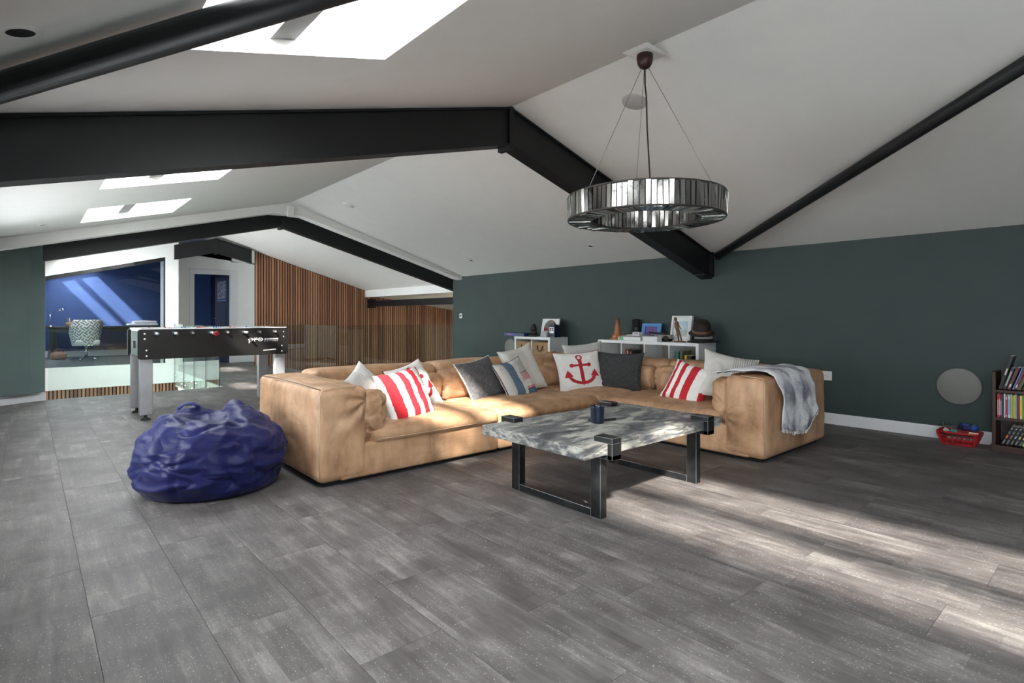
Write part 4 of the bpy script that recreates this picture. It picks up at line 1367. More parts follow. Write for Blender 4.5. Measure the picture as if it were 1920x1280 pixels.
for k, xr in enumerate(xs):
    rd = tube('rod', [(xr, FY0 - 0.03, FZ1 - 0.042), (xr, FY1 + 0.16, FZ1 - 0.042)], 0.007, 'chrome', ft, 10)
    lathe('bearing', [(0.0, 0.0), (0.022, 0.0), (0.024, 0.006), (0.014, 0.010), (0.0, 0.010)], 'black_plastic', rd, 16, mtx=Matrix.Translation((xr, FY0, FZ1 - 0.042)) @ Matrix.Rotation(R(90), 4, 'X'))
    if k in (0, 1, 3, 5):
        tube('handle', [(xr + 0.0, FY0 - 0.03, FZ1 - 0.042), (xr, FY0 - 0.13, FZ1 - 0.042)], 0.014, 'silver' if k != 3 else 'silver', rd, 12)
    else:
        tube('end_cap', [(xr, FY0 - 0.03, FZ1 - 0.042), (xr, FY0 - 0.045, FZ1 - 0.042)], 0.012, 'grey_plastic', rd, 12)
    colr = 'red_plastic' if k in (0, 1, 3, 5) else 'blue_plastic'
    for q in range([1, 2, 3, 5, 5, 3, 2, 1][k]):
        m_ = [1, 2, 3, 5, 5, 3, 2, 1][k]
        yy = (q - (m_ - 1) / 2) * (0.50 / max(m_, 2))
        bm = bmesh.new()
        bm_box(bm, xr - 0.010, xr + 0.010, yy - 0.013, yy + 0.013, 0.765, FZ1 - 0.02, 0.004, 1)
        bm_box(bm, xr - 0.009, xr + 0.009, yy - 0.009, yy + 0.009, FZ1 - 0.02, FZ1 + 0.012, 0.004, 1)
        bm_obj('player', bm, colr, rd)
lathe('ball_return_cup', [(0.0, 0.0), (0.022, 0.002), (0.026, 0.02), (0.022, 0.028), (0.0, 0.014)], 'red_plastic', ft, 18, mtx=Matrix.Translation((-0.03, FY0, FZ1 - 0.052)) @ Matrix.Rotation(R(90), 4, 'X'))
for (bx_, bz_) in ((-FX + 0.06, FZ1 - 0.045), (-FX + 0.06, FZ1 - 0.095), (-FX + 0.075, FZ0 + 0.085), (-FX + 0.075, FZ0 + 0.03), (FX - 0.045, FZ1 - 0.045), (FX - 0.045, FZ1 - 0.10), (FX - 0.065, FZ0 + 0.09), (FX - 0.065, FZ0 + 0.03)):
    lathe('bolt', [(0.0, 0.004), (0.008, 0.004), (0.011, 0.0)], 'chrome', ft, 12, mtx=Matrix.Translation((bx_, FY0, bz_)) @ Matrix.Rotation(R(90), 4, 'X'))
def text_mesh(name, s, size, mtx, mat, parent, extrude=0.0008, sx=1.0):
    cu = bpy.data.curves.new('lettering', 'FONT')
    cu.body = s
    cu.size = size
    cu.extrude = extrude
    cu.offset = -0.0007
    cu.align_x = 'LEFT'
    tmp = bpy.data.objects.new('lettering', cu)
    COL.objects.link(tmp)
    bpy.context.view_layer.update()
    me = bpy.data.meshes.new_from_object(tmp.evaluated_get(bpy.context.evaluated_depsgraph_get()))
    bpy.data.objects.remove(tmp)
    bpy.data.curves.remove(cu)
    me.materials.clear()
    me.transform(mtx @ Matrix.Diagonal((sx, 1, 1, 1)))
    return link(name, me, mat, parent)
tm = Matrix.Translation((0.285, FY0 - 0.002, 0.738)) @ Matrix.Rotation(R(90), 4, 'X')
text_mesh('logo_lettering', 'pro', 0.085, tm, 'white_plastic', ft, sx=1.25)
box('logo_bar', 0.285, 0.44, FY0 - 0.003, FY0, 0.756, 0.761, 'white_plastic', ft)
bm = bmesh.new()
xx = 0.452
for wd in (0.012, 0.008, 0.012, 0.010, 0.014, 0.008, 0.012, 0.010, 0.010, 0.012):
    bm_box(bm, xx, xx + wd, FY0 - 0.002, FY0, 0.752, 0.768)
    bm_box(bm, xx, xx + wd * 0.5, FY0 - 0.002, FY0, 0.734, 0.744)
    xx += wd + 0.004
bm_obj('logo_small_print', bm, 'white_plastic', ft)
bm = bmesh.new()
for i, (a, b) in enumerate(((0.44, 0.475), (0.470, 0.487), (0.492, 0.505), (0.510, 0.530), (0.534, 0.575))):
    bm_box(bm, a, b, FY0 - 0.002, FY0, 0.634 + 0.001 * i, 0.642 + 0.002 * i, mtx=None)
bm_obj('maker_mark', bm, 'white_plastic', ft)

# ------------------------------------------------------------------ wall fittings
def socket(name, label, cat, y, z, w, h, round_=False):
    o = root(name, label, cat, (XW, y, z))
    box('plate', -0.010, 0.0, -w / 2, w / 2, -h / 2, h / 2, 'white_plastic', o, 0.002)
    if name == 'wall_socket':
        for s in (-0.25, 0.25):
            box('rocker', -0.013, -0.010, w * s - 0.008, w * s + 0.008, 0.008, 0.022, 'shelf_white', o)
        lathe('screw', [(0.0, 0.001), (0.004, 0.001), (0.004, 0.0)], 'chrome', o, 8, mtx=Matrix.Translation((-0.010, 0, 0)) @ Matrix.Rotation(R(-90), 4, 'Y'))
    else:
        box('display', -0.013, -0.010, -w * .22, w * .22, -h * .2, h * .22, 'black_plastic', o)
socket('wall_socket', 'white wall socket on the green wall beside the sofa', 'socket', 1.99, 0.447, 0.11, 0.085)
socket('thermostat', 'small white wall controller at the far end of the green wall', 'controller', 7.83, 1.02, 0.07, 0.085)
ds = root('wall_disc', 'large grey round disc mounted on the green wall above the toy basket', 'wall disc', (XW, 0.993, 0.440))
lathe('face', [(0.0, 0.026), (0.140, 0.026), (0.146, 0.022), (0.147, 0.0)], 'grey_plastic', ds, 56, mtx=Matrix.Rotation(R(-90), 4, 'Y'))
d2 = root('wall_disc', 'grey round disc on the green wall left of the small white shelf unit', 'wall disc', (XW, 6.50, 0.53))
lathe('face', [(0.0, 0.03), (0.125, 0.03), (0.131, 0.026), (0.132, 0.0)], 'grey_plastic', d2, 40, mtx=Matrix.Rotation(R(-90), 4, 'Y'))

# ------------------------------------------------------------------ white cube shelves
def cube_unit(label, y0, y1, ncol, ztop):
    u = root('cube_shelf', label, 'shelf unit', (5.3, y0, 0))
    W = y1 - y0
    D = XW - 0.02 - 5.3
    th = 0.034
    box('top', 0, D, 0, W, ztop - th, ztop, 'shelf_white', u, 0.001)
    box('bottom', 0, D, 0, W, 0, th, 'shelf_white', u, 0.001)
    box('side', 0, D, 0, th, th, ztop - th, 'shelf_white', u, 0.001)
    box('side', 0, D, W - th, W, th, ztop - th, 'shelf_white', u, 0.001)
    for k in range(1, ncol):
        yy = th + (W - 2 * th) * k / ncol
        box('divider', 0, D, yy - 0.007, yy + 0.007, th, ztop - th, 'shelf_white', u)
    box('shelf', 0, D, th, W - th, ztop / 2 - 0.008, ztop / 2 + 0.008, 'shelf_white', u)
    box('back', D - 0.005, D, th, W - th, th, ztop - th, 'shelf_grey', u)
    return u
cube_unit('small white cube shelf with two wicker boxes behind the sofa', 5.285, 6.005, 2, 0.722)
cube_unit('long white cube shelf with four openings behind the right sofa wing', 3.088, 4.449, 4, 0.722)
ZS = 0.7225
# wicker boxes in unit one
for i, (ya, yb) in enumerate(((5.325, 5.635), (5.66, 5.965))):
    b = root('storage_box', ('wicker storage box in the right opening of the small shelf', 'wicker storage box in the left opening of the small shelf')[i], 'box', (5.31, (ya + yb) / 2, 0.3695))
    w2 = (yb - ya) / 2
    box('front', 0.0, 0.012, -w2, w2, 0, 0.285, 'cork_basket', b, 0.003)
    box('side', 0.012, 0.32, -w2, -w2 + 0.012, 0, 0.285, 'cork_basket', b)
    box('side', 0.012, 0.32, w2 - 0.012, w2, 0, 0.285, 'cork_basket', b)
    box('bottom', 0.012, 0.32, -w2 + 0.012, w2 - 0.012, 0, 0.012, 'cork_basket', b)
    tube('handle', [(-0.004, -0.05, 0.235), (-0.018, -0.04, 0.18), (-0.020, 0.0, 0.165), (-0.018, 0.04, 0.18), (-0.004, 0.05, 0.235)], 0.010, 'brown_leather_dark', b, 8)

def book(name, label, loc, size, rot, mat, group, band=None):
    """x = depth, y = thickness, z = height; spine faces -x"""
    b = root(name, label, 'book', loc, 0.0, group)
    b.rotation_euler = rot
    d, t, h = size
    box('cover', 0, d, -t / 2, t / 2, 0, h, mat, b, min(0.0015, t * .2))
    box('pages', 0.004, d + 0.001, -t / 2 + 0.0012, t / 2 - 0.0012, 0.003, h + 0.0005, 'paper', b)
    if band:
        for (z0, z1, mm) in band:
            box('spine_print', -0.0008, 0.001, -t * .22, t * .22, h * z0, h * z1, mm, b)
    return b
for key, col in dict(bk_red=(0.42, 0.03, 0.035), bk_dred=(0.16, 0.02, 0.03), bk_blue=(0.06, 0.22, 0.50), bk_sky=(0.20, 0.45, 0.68), bk_yellow=(0.80, 0.50, 0.03), bk_green=(0.05, 0.30, 0.08), bk_lime=(0.30, 0.48, 0.10), bk_black=(0.012, 0.012, 0.014), bk_white=(0.70, 0.69, 0.66), bk_olive=(0.10, 0.10, 0.045), bk_teal=(0.02, 0.17, 0.17), bk_orange=(0.62, 0.20, 0.03), bk_maroon=(0.10, 0.02, 0.025), bk_pink=(0.55, 0.10, 0.16), bk_navy=(0.02, 0.03, 0.12), bk_lav=(0.34, 0.22, 0.42)).items():
    plain(key, col, 0.4, var=0.05)

# things on the small shelf --------------------------------------------
gb = root('game_box', 'blue board game box lying at the left end of the small shelf', 'game box', (5.40, 6.03, ZS))
box('carton', -0.09, 0.13, -0.22, 0.22, 0, 0.045, 'bk_navy', gb, 0.002)
box('lid_print', -0.092, -0.088, -0.02, 0.21, 0.006, 0.040, 'blue_plastic', gb)
box('label_print', -0.094, -0.090, 0.06, 0.15, 0.016, 0.030, 'red_plastic', gb)
hb = root('toy_figure', 'small black helmeted figure ornament on the small shelf', 'ornament', (5.42, 5.725, ZS))
lathe('plinth', [(0.0, 0.0), (0.075, 0.0), (0.078, 0.02), (0.055, 0.032), (0.0, 0.032)], 'black_plastic', hb, 20)
lathe('torso', [(0.0, 0.032), (0.045, 0.032), (0.050, 0.07), (0.028, 0.095), (0.0, 0.10)], 'black_plastic', hb, 18)
lathe('head', [(0.022, 0.090), (0.050, 0.095), (0.042, 0.125), (0.036, 0.155), (0.020, 0.178), (0.0, 0.184)], 'black_plastic', hb, 18)
pf = root('framed_picture', 'square white frame with a round dark picture on the small shelf', 'picture', (5.50, 5.50, ZS))
mt = Matrix.Rotation(R(12), 4, 'Y')
box('frame', -0.012, 0.008, -0.165, 0.165, 0.0, 0.255, 'shelf_white', pf, 0.003, mtx=mt)
lathe('round_print', [(0.0, 0.001), (0.120, 0.001), (0.120, 0.0)], 'photo_grey', pf, 40, mtx=mt @ Matrix.Translation((-0.013, -0.01, 0.118)) @ Matrix.Rotation(R(-90), 4, 'Y'))
lathe('red_spot', [(0.0, 0.0015), (0.038, 0.0015), (0.038, 0.0)], 'bk_red', pf, 20, mtx=mt @ Matrix.Translation((-0.014, 0.065, 0.085)) @ Matrix.Rotation(R(-90), 4, 'Y'))
box('strut', 0.008, 0.014, -0.02, 0.02, 0.0, 0.20, 'shelf_grey', pf, mtx=Matrix.Translation((0.05, 0, 0)) @ Matrix.Rotation(R(-8), 4, 'Y'))
cu_ = root('glass_tumbler', 'small clear glass on the small shelf before the round picture', 'glass', (5.36, 5.425, ZS))
plain('milky_glass', (0.45, 0.47, 0.46), 0.1)
lathe('tumbler', [(0.0, 0.0), (0.030, 0.0), (0.034, 0.005), (0.040, 0.085), (0.037, 0.085), (0.031, 0.010), (0.0, 0.010)], 'milky_glass', cu_, 20)
kb = root('phone_box', 'dark blue toy police call box on the small shelf', 'toy', (5.43, 5.325, ZS))
box('plinth', -0.062, 0.062, -0.062, 0.062, 0, 0.012, 'dark_blue', kb)
box('body', -0.052, 0.052, -0.052, 0.052, 0.012, 0.150, 'dark_blue', kb, 0.002)
box('window_panel', -0.0545, -0.051, -0.042, 0.042, 0.055, 0.140, 'white_plastic', kb)
for (za, zb) in ((0.112, 0.126), (0.090, 0.104)):
    for s in (-1, 1):
        box('window', -0.056, -0.054, s * 0.020 - 0.014, s * 0.020 + 0.014, za, zb, 'dark_blue', kb)
box('roof', -0.057, 0.057, -0.057, 0.057, 0.150, 0.163, 'dark_blue', kb, 0.002)
box('roof_step', -0.040, 0.040, -0.040, 0.040, 0.163, 0.174, 'dark_blue', kb, 0.002)
lathe('lamp', [(0.0, 0.174), (0.010, 0.174), (0.010, 0.190), (0.006, 0.196), (0.0, 0.198)], 'black_plastic', kb, 12)
# bear between shelf unit and sofa
tb = root('teddy_bear', 'brown teddy bear head peeking over the sofa back beside shelf', 'soft toy', (5.05, 4.98, 0.0))
def blob(name, c, r, mat, parent, s=(1, 1, 1), seg=20):
    bm = bmesh.new()
    bmesh.ops.create_uvsphere(bm, u_segments=seg, v_segments=seg // 2, radius=r)
    for v in bm.verts:
        v.co = Vector((v.co.x * s[0], v.co.y * s[1], v.co.z * s[2])) * (1 + 0.05 * noise.noise(v.co * 40)) + Vector(c)
    return bm_obj(name, bm, mat, parent, smooth=True)
blob('body', (0, 0, 0.20), 0.17, 'teddy_fur', tb, (0.9, 0.95, 1.2))
blob('head', (0, 0, 0.475), 0.10, 'teddy_fur', tb, (1, 1.05, 0.92))
blob('ear', (0.0, 0.095, 0.525), 0.032, 'teddy_fur', tb)
blob('ear', (0.0, -0.095, 0.525), 0.032, 'teddy_fur', tb)
blob('muzzle', (-0.085, 0, 0.455), 0.042, 'teddy_fur', tb)
for s in (-1, 1):
    blob('leg', (-0.08, s * 0.11, 0.065), 0.065, 'teddy_fur', tb, (1.4, 0.9, 1))
    blob('arm', (-0.04, s * 0.15, 0.29), 0.05, 'teddy_fur', tb, (0.9, 0.9, 1.7))

# things on the long shelf ----------------------------------------------
lh = root('lighthouse_ornament', 'carved wooden lighthouse ornament at the left of the long shelf', 'ornament', (5.45, 4.265, ZS))
lathe('base', [(0.0, 0.0), (0.092, 0.0), (0.088, 0.018), (0.060, 0.030), (0.0, 0.030)], 'orange_wood', lh, 14, smooth=False)
lathe('rock', [(0.0, 0.02), (0.072, 0.02), (0.066, 0.05), (0.050, 0.075), (0.0, 0.08)], 'orange_wood', lh, 9, smooth=False)
lathe('tower', [(0.042, 0.07), (0.036, 0.11), (0.028, 0.18), (0.023, 0.215), (0.030, 0.218), (0.030, 0.226), (0.0, 0.226)], 'orange_wood', lh, 18)
lathe('lantern', [(0.016, 0.226), (0.016, 0.250), (0.022, 0.252), (0.010, 0.268), (0.0, 0.276)], 'carved_wood', lh, 12)
fk = root('black_flask', 'tall black ribbed flask standing beside the wooden lighthouse', 'flask', (5.605, 4.10, ZS))
lathe('body', [(0.0, 0.0), (0.050, 0.0), (0.053, 0.01), (0.053, 0.10), (0.050, 0.105), (0.053, 0.11), (0.053, 0.17), (0.046, 0.175), (0.046, 0.20)], 'black_plastic', fk, 22)
lathe('cap', [(0.050, 0.195), (0.052, 0.235), (0.040, 0.252), (0.0, 0.255)], 'felt_black', fk, 22)
box('strap', -0.060, -0.052, -0.012, 0.012, 0.03, 0.22, 'felt_black', fk, 0.003)
bf = root('photo_frame', 'bright blue photo frame leaning on the wall over the long shelf', 'picture', (5.56, 3.87, ZS))
mt = Matrix.Rotation(R(13), 4, 'Y')
for (ya, yb, za, zb) in ((-0.135, 0.135, 0.165, 0.205), (-0.135, 0.135, 0.0, 0.035), (-0.135, -0.085, 0.035, 0.165), (0.085, 0.135, 0.035, 0.165)):
    box('frame', -0.010, 0.010, ya, yb, za, zb, 'bk_blue', bf, 0.003, mtx=mt)
box('photo', -0.002, 0.004, -0.085, 0.085, 0.035, 0.165, 'purple_card', bf, mtx=mt)
def flat_item(name, label, cat, x0, x1, y0, y1, z0, z1, mat, rz=0.0, extra=None):
    cxm, cym = (x0 + x1) / 2, (y0 + y1) / 2
    o = root(name, label, cat, (cxm, cym, z0), rz)
    box('cover', x0 - cxm, x1 - cxm, y0 - cym, y1 - cym, 0, z1 - z0, mat, o, 0.0015)
    if extra:
        for (e0, e1, f0, f1, mm) in extra:
            box('print', x0 - cxm - 0.001, x0 - cxm + 0.002, e0 - cym, e1 - cym, f0 - z0, f1 - z0, mm, o)
    return o
g1 = flat_item('board_game', 'flat white box with green end at the bottom of the shelf pile', 'game box', 5.33, 5.52, 3.84, 4.165, ZS, ZS + 0.042, 'shelf_white', 0, [(4.085, 4.15, ZS + 0.006, ZS + 0.038, 'green_card')])
flat_item('magazine', 'stack-top dark patterned magazine lying across the white box', 'magazine', 5.34, 5.50, 3.82, 4.12, ZS + 0.0425, ZS + 0.060, 'photo_grey', 0.06)
flat_item('notebook', 'thin white notebook on top of the magazine pile', 'notebook', 5.36, 5.54, 3.86, 4.06, ZS + 0.0605, ZS + 0.068, 'paper', -0.08)
flat_item('card_box', 'small white and purple card box on top of the magazine pile', 'box', 5.38, 5.46, 3.90, 3.99, ZS + 0.0685, ZS + 0.100, 'shelf_white', 0.05, [(3.915, 3.975, ZS + 0.074, ZS + 0.092, 'bk_lav')])
wbx = flat_item('white_box', 'plain white lidded box at the front of the long shelf', 'box', 5.305, 5.40, 3.60, 3.795, ZS, ZS + 0.052, 'shelf_white')
box('lid', -0.050, 0.050, -0.100, 0.100, 0.040, 0.0565, 'shelf_white', wbx, 0.002)
tl = root('metal_toy', 'dark metal model lying behind the plain white box', 'ornament', (5.46, 3.65, ZS))
box('chassis', -0.04, 0.04, -0.14, 0.12, 0.03, 0.075, 'photo_grey', tl, 0.006)
for yy in (-0.09, 0.08):
    for xx_ in (-0.045, 0.045):
        lathe('wheel', [(0.0, -0.010), (0.034, -0.010), (0.034, 0.010), (0.0, 0.010)], 'black_plastic', tl, 14, mtx=Matrix.Translation((xx_, yy, 0.034)) @ Matrix.Rotation(R(90), 4, 'Y'))
tube('barrel', [(0, -0.08, 0.085), (0, 0.16, 0.10)], 0.012, 'black_plastic', tl, 10)
wf = root('framed_print', 'white box frame with a pale sea print leaning on the wall', 'picture', (5.53, 3.445, ZS))
mt = Matrix.Rotation(R(11), 4, 'Y')
for (ya, yb, za, zb) in ((-0.128, 0.128, 0.268, 0.292), (-0.128, 0.128, 0.0, 0.024), (-0.128, -0.106, 0.024, 0.268), (0.106, 0.128, 0.024, 0.268)):
    box('frame', -0.022, 0.014, ya, yb, za, zb, 'shelf_white', wf, 0.002, mtx=mt)
box('mat_board', 0.0, 0.006, -0.106, 0.106, 0.024, 0.268, 'picture_mat', wf, mtx=mt)
vs = [mt @ Vector((-0.001, 0.07, 0.06)), mt @ Vector((-0.001, -0.07, 0.06)), mt @ Vector((-0.001, -0.07, 0.235)), mt @ Vector((-0.001, 0.07, 0.235))]
vs += [v + Vector((0.002, 0, 0)) for v in vs]
mk('print', vs, [(0, 1, 2, 3), (7, 6, 5, 4), (0, 4, 5, 1), (1, 5, 6, 2), (2, 6, 7, 3), (3, 7, 4, 0)], 'sea_print', wf, uvs=[(0, 0), (1, 0), (1, 1), (0, 1)] * 2)
# carved standing figure
mn = root('wooden_figure', 'slender carved wooden standing figure before the white frame', 'sculpture', (5.40, 3.372, ZS))
lathe('base', [(0.0, 0.0), (0.062, 0.0), (0.058, 0.012), (0.0, 0.016)], 'carved_wood', mn, 12, smooth=False)
bm = bmesh.new()
bm_tube(bm, [(0, -0.022, 0.012), (0, -0.004, 0.075), (0, 0.022, 0.135)], [0.008, 0.010, 0.015], 8)
bm_tube(bm, [(0, 0.012, 0.012), (0, 0.024, 0.075), (0, 0.030, 0.135)], [0.008, 0.010, 0.015], 8)
bm_tube(bm, [(0, 0.026, 0.125), (0, 0.032, 0.17), (0, 0.040, 0.215), (0, 0.044, 0.228)], [0.020, 0.016, 0.022, 0.010], 10)
bm_tube(bm, [(0, 0.058, 0.215), (-0.004, 0.056, 0.165), (-0.012, 0.036, 0.135)], [0.008, 0.006, 0.005], 7)
bm_tube(bm, [(0, 0.022, 0.213), (-0.006, 0.004, 0.17), (-0.010, -0.020, 0.150)], [0.008, 0.006, 0.005], 7)
bm_tube(bm, [(0, 0.044, 0.222), (0, 0.050, 0.240)], [0.008, 0.009], 8)
bm_tube(bm, [(0, 0.049, 0.236), (0, 0.052, 0.250), (0, 0.056, 0.268), (0, 0.058, 0.276)], [0.012, 0.017, 0.014, 0.005], 10)
bm_obj('figure', bm, 'carved_wood', mn, smooth=True)
# hats
h1 = root('brimmed_hat', 'grey and black brimmed hat at the bottom of the hat pile', 'hat', (5.49, 3.14, ZS))
lathe('brim', [(0.0, 0.004), (0.10, 0.004), (0.165, 0.010), (0.168, 0.018), (0.10, 0.016), (0.0, 0.016)], 'felt_black', h1, 36)
lathe('crown', [(0.098, 0.014), (0.092, 0.07), (0.070, 0.088), (0.0, 0.085)], 'felt_grey', h1, 30)
lathe('hatband', [(0.100, 0.016), (0.0985, 0.045)], 'felt_black', h1, 30)
h2 = root('trilby_hat', 'tilted dark brown felt hat on top of the hat pile', 'hat', (5.48, 3.155, ZS + 0.110))
h2.rotation_euler = (R(8), R(-14), 0)
lathe('brim', [(0.0, 0.0), (0.095, 0.0), (0.135, -0.012), (0.137, -0.005), (0.098, 0.008), (0.0, 0.008)], 'felt_brown', h2, 36)
bm = bmesh.new()
bm_lathe(bm, [(0.098, 0.0), (0.094, 0.05), (0.086, 0.10), (0.066, 0.132), (0.03, 0.125), (0.0, 0.118)], 30)
for v in bm.verts:
    if v.co.z > 0.06:
        v.co.z -= 0.03 * math.exp(-(v.co.x / 0.03) ** 2) * (v.co.z - 0.06) / 0.07
        v.co.x *= 0.9
bm_obj('crown', bm, 'felt_brown', h2, smooth=True)
lathe('hatband', [(0.0995, 0.006), (0.0965, 0.034)], 'brown_leather_dark', h2, 30)
# books inside the openings
SH = 0.3695
bl_ = [('bk_red', 0.018, .25), ('bk_white', 0.014, .235), ('bk_maroon', 0.02, .245), ('bk_pink', 0.015, .22), ('bk_black', 0.02, .24)]
yy = 4.07
for k, (mm, tt, hh) in enumerate(bl_):
    nm = ('red', 'white', 'maroon', 'pink', 'black')[k]
    book('book', 'thin %s book standing in the second opening of the long shelf' % nm, (5.36, yy, SH), (0.17, tt, hh), (0, 0, 0), mm, 'books in the long shelf')
    yy -= tt + 0.004
flat_item('book', 'dark flat book lying in the third opening of the long shelf', 'book', 5.40, 5.58, 3.46, 3.66, SH, SH + 0.03, 'bk_black')
for k, (mm, tt, hh, nm) in enumerate((('bk_teal', 0.035, .255, 'teal'), ('bk_olive', 0.03, .26, 'olive'), ('bk_yellow', 0.02, .215, 'yellow'), ('bk_black', 0.045, .21, 'black'))):
    book('book', '%s book standing in the rightmost opening of the long shelf' % nm, (5.35 + 0.01 * k, 3.375 - 0.045 * k, SH), (0.18, tt, hh), (0, 0, 0), mm, 'books in the long shelf')

# ------------------------------------------------------------------ mahogany bookcase
bc = root('bookcase', 'low dark mahogany bookcase against the green wall at the right', 'bookcase', (5.42, 0.0, 0))
BW1, BW0 = 0.757, -0.10
DB = XW - 0.018 - 5.42
box('side', 0, DB, BW1 - 0.022, BW1, 0, 0.592, 'mahogany', bc, 0.003)
box('side', 0, DB, BW0, BW0 + 0.022, 0, 0.592, 'mahogany', bc, 0.003)
box('plinth', -0.014, DB, BW0 - 0.008, BW1 + 0.010, 0, 0.052, 'mahogany', bc, 0.004)
for zz in (0.236, 0.440):
    box('shelf', 0.002, DB, BW0 + 0.022, BW1 - 0.022, zz, zz + 0.020, 'mahogany', bc, 0.002)
box('back', DB - 0.008, DB, BW0 + 0.022, BW1 - 0.022, 0.052, 0.592, 'mahogany', bc)
GB = 'books in the mahogany bookcase'
# bottom row: leaning black spines with coloured badges
yy = 0.700
for k, (bd, nm) in enumerate((('bk_orange', 'orange'), ('bk_pink', 'pink'), ('bk_sky', 'light blue'), ('bk_yellow', 'yellow'), ('bk_white', 'white'))):
    book('book', 'leaning black book with a %s spine badge on the bottom shelf' % nm, (5.432, yy, 0.0595), (0.15, 0.020, 0.150), (R(24), 0, 0), 'bk_black', GB, [(0.05, 0.26, 'grey_plastic'), (0.36, 0.52, bd), (0.60, 0.72, 'grey_plastic'), (0.85, 0.92, 'pale_grey')])
    yy -= 0.0235
for k, (mm, nm, hh) in enumerate((('bk_lime', 'lime green', .148), ('bk_pink', 'pink', .14), ('bk_white', 'white', .145))):
    book('book', 'leaning %s book on the bottom shelf of the bookcase' % nm, (5.432, yy, 0.0595), (0.15, 0.026, hh), (R(26), 0, 0), mm, GB, [(0.2, 0.5, 'bk_white' if mm != 'bk_white' else 'bk_green')])
    yy -= 0.031
# middle row: upright bright spines
yy = 0.728
row = [('bk_red', .0075, 'first red'), ('bk_red', .0075, 'second red'), ('bk_dred', .008, 'dark red'), ('bk_navy', .010, 'navy'), ('bk_white', .007, 'slim white'), ('bk_red', .011, 'wide red'), ('bk_sky', .017, 'wide sky blue'),
       ('bk_yellow', .007, 'slim yellow'), ('bk_lime', .006, 'slim lime'), ('bk_yellow', .007, 'second yellow'), ('bk_sky', .008, 'slim sky blue'), ('bk_dred', .014, 'crimson'), ('bk_yellow', .014, 'bright yellow'), ('bk_green', .030, 'thick green'), ('bk_orange', .02, 'orange')]
for k, (mm, tt, nm) in enumerate(row):
    bd = [(0.10, 0.75, 'bk_white')] if k in (0, 1, 2, 13) else ([(0.05, 0.14, 'bk_white'), (0.8, 0.93, 'bk_white')] if k in (5, 6, 12) else None)
    book('book', '%s upright book on the middle shelf of the bookcase' % nm, (5.430, yy - tt / 2, 0.2565), (0.15, tt, 0.172 + 0.006 * math.sin(k * 2.1)), (0, 0, 0), mm, GB, bd)
    yy -= tt + 0.0012
# top row: leaning mixed books
yy = 0.712
rowt = [('bk_black', .020, .255, 'tall black', 15), ('bk_black', .020, .165, 'black white-lettered', 17), ('bk_maroon', .020, .172, 'maroon', 18), ('bk_blue', .008, .175, 'slim blue', 18), ('bk_dred', .015, .17, 'dark red', 19), ('bk_olive', .020, .178, 'olive', 21),
        ('bk_maroon', .012, .17, 'brown-red', 23), ('bk_blue', .014, .15, 'blue', 24), ('bk_lime', .016, .13, 'lime green', 26), ('bk_red', .016, .15, 'bright red', 26)]
for k, (mm, tt, hh, nm, lean) in enumerate(rowt):
    bd = [(0.15, 0.85, 'pale_grey')] if k == 1 else ([(0.42, 0.62, 'bk_white')] if k == 0 else ([(0.1, 0.25, 'bk_white')] if k in (2, 4) else None))
    book('book', '%s leaning book on the top shelf of the bookcase' % nm, (5.432, yy, 0.4675), (0.15, tt, hh), (R(lean), 0, 0), mm, GB, bd)
    yy -= tt + 0.0035

# ------------------------------------------------------------------ toy basket
tbk = root('toy_basket', 'small red plastic basket of toys on the floor by the baseboard', 'basket', (5.53, 0.965, 0))
def ringpts(hx, hy, z):
    return [(-hx, -hy, z), (hx, -hy, z), (hx, hy, z), (-hx, hy, z)]
bw0, bw1, bh = (0.075, 0.095), (0.098, 0.128), 0.095
# walls as open lattice: rails and uprights
bm = bmesh.new()
bm_box(bm, -bw0[0], bw0[0], -bw0[1], bw0[1], 0, 0.006)
def lat(t):
    return (bw0[0] + (bw1[0] - bw0[0]) * t, bw0[1] + (bw1[1] - bw0[1]) * t, bh * t)
for t0, t1 in ((0.0, 0.16), (0.40, 0.52), (0.78, 1.0)):
    a, b = lat(t0), lat(t1)
    lo, hi = ringpts(*a), ringpts(*b)
    for k in range(4):
        k2 = (k + 1) % 4
        A, B, Cc, D = (Vector(lo[k]), Vector(lo[k2]), Vector(hi[k2]), Vector(hi[k]))
        q = [bm.verts.new(v) for v in (A, B, Cc, D)]
        inn = [bm.verts.new(Vector((v.x * 0.965, v.y * 0.97, v.z))) for v in (A, B, Cc, D)]
        bm.faces.new(q); bm.faces.new(inn[::-1])
        for m_ in range(4):
            m2 = (m_ + 1) % 4
            bm.faces.new((q[m_], inn[m_], inn[m2], q[m2]))
for k in range(4):
    for f in ([0.0, 0.18, 0.36, 0.5, 0.64, 0.82] if k in (1, 3) else [0.0, 0.25, 0.5, 0.75]):
        lo, hi = ringpts(*lat(0.0)), ringpts(*lat(1.0))
        a = Vector(lo[k]).lerp(Vector(lo[(k + 1) % 4]), f); b = Vector(hi[k]).lerp(Vector(hi[(k + 1) % 4]), f)
        bm_tube(bm, [a * 0.985, b * 0.985], 0.0045 if f else 0.008, 6)
bm_obj('lattice', bm, 'red_plastic', tbk)
rm = [(math.copysign(1, math.cos(a)) * 0.102 * abs(math.cos(a)) ** .35, math.copysign(1, math.sin(a)) * 0.132 * abs(math.sin(a)) ** .35, bh + 0.003) for a in [2 * math.pi * k / 40 for k in range(40)]]
tube('rim', rm, 0.007, 'red_plastic', tbk, 8, True)
tube('handle', [(-0.105, -0.10, bh - .004), (-0.125, -0.06, bh - 0.012), (-0.125, 0.06, bh - 0.012), (-0.105, 0.10, bh - .004)], 0.006, 'black_plastic', tbk, 8)
GT = 'toys in the red basket'
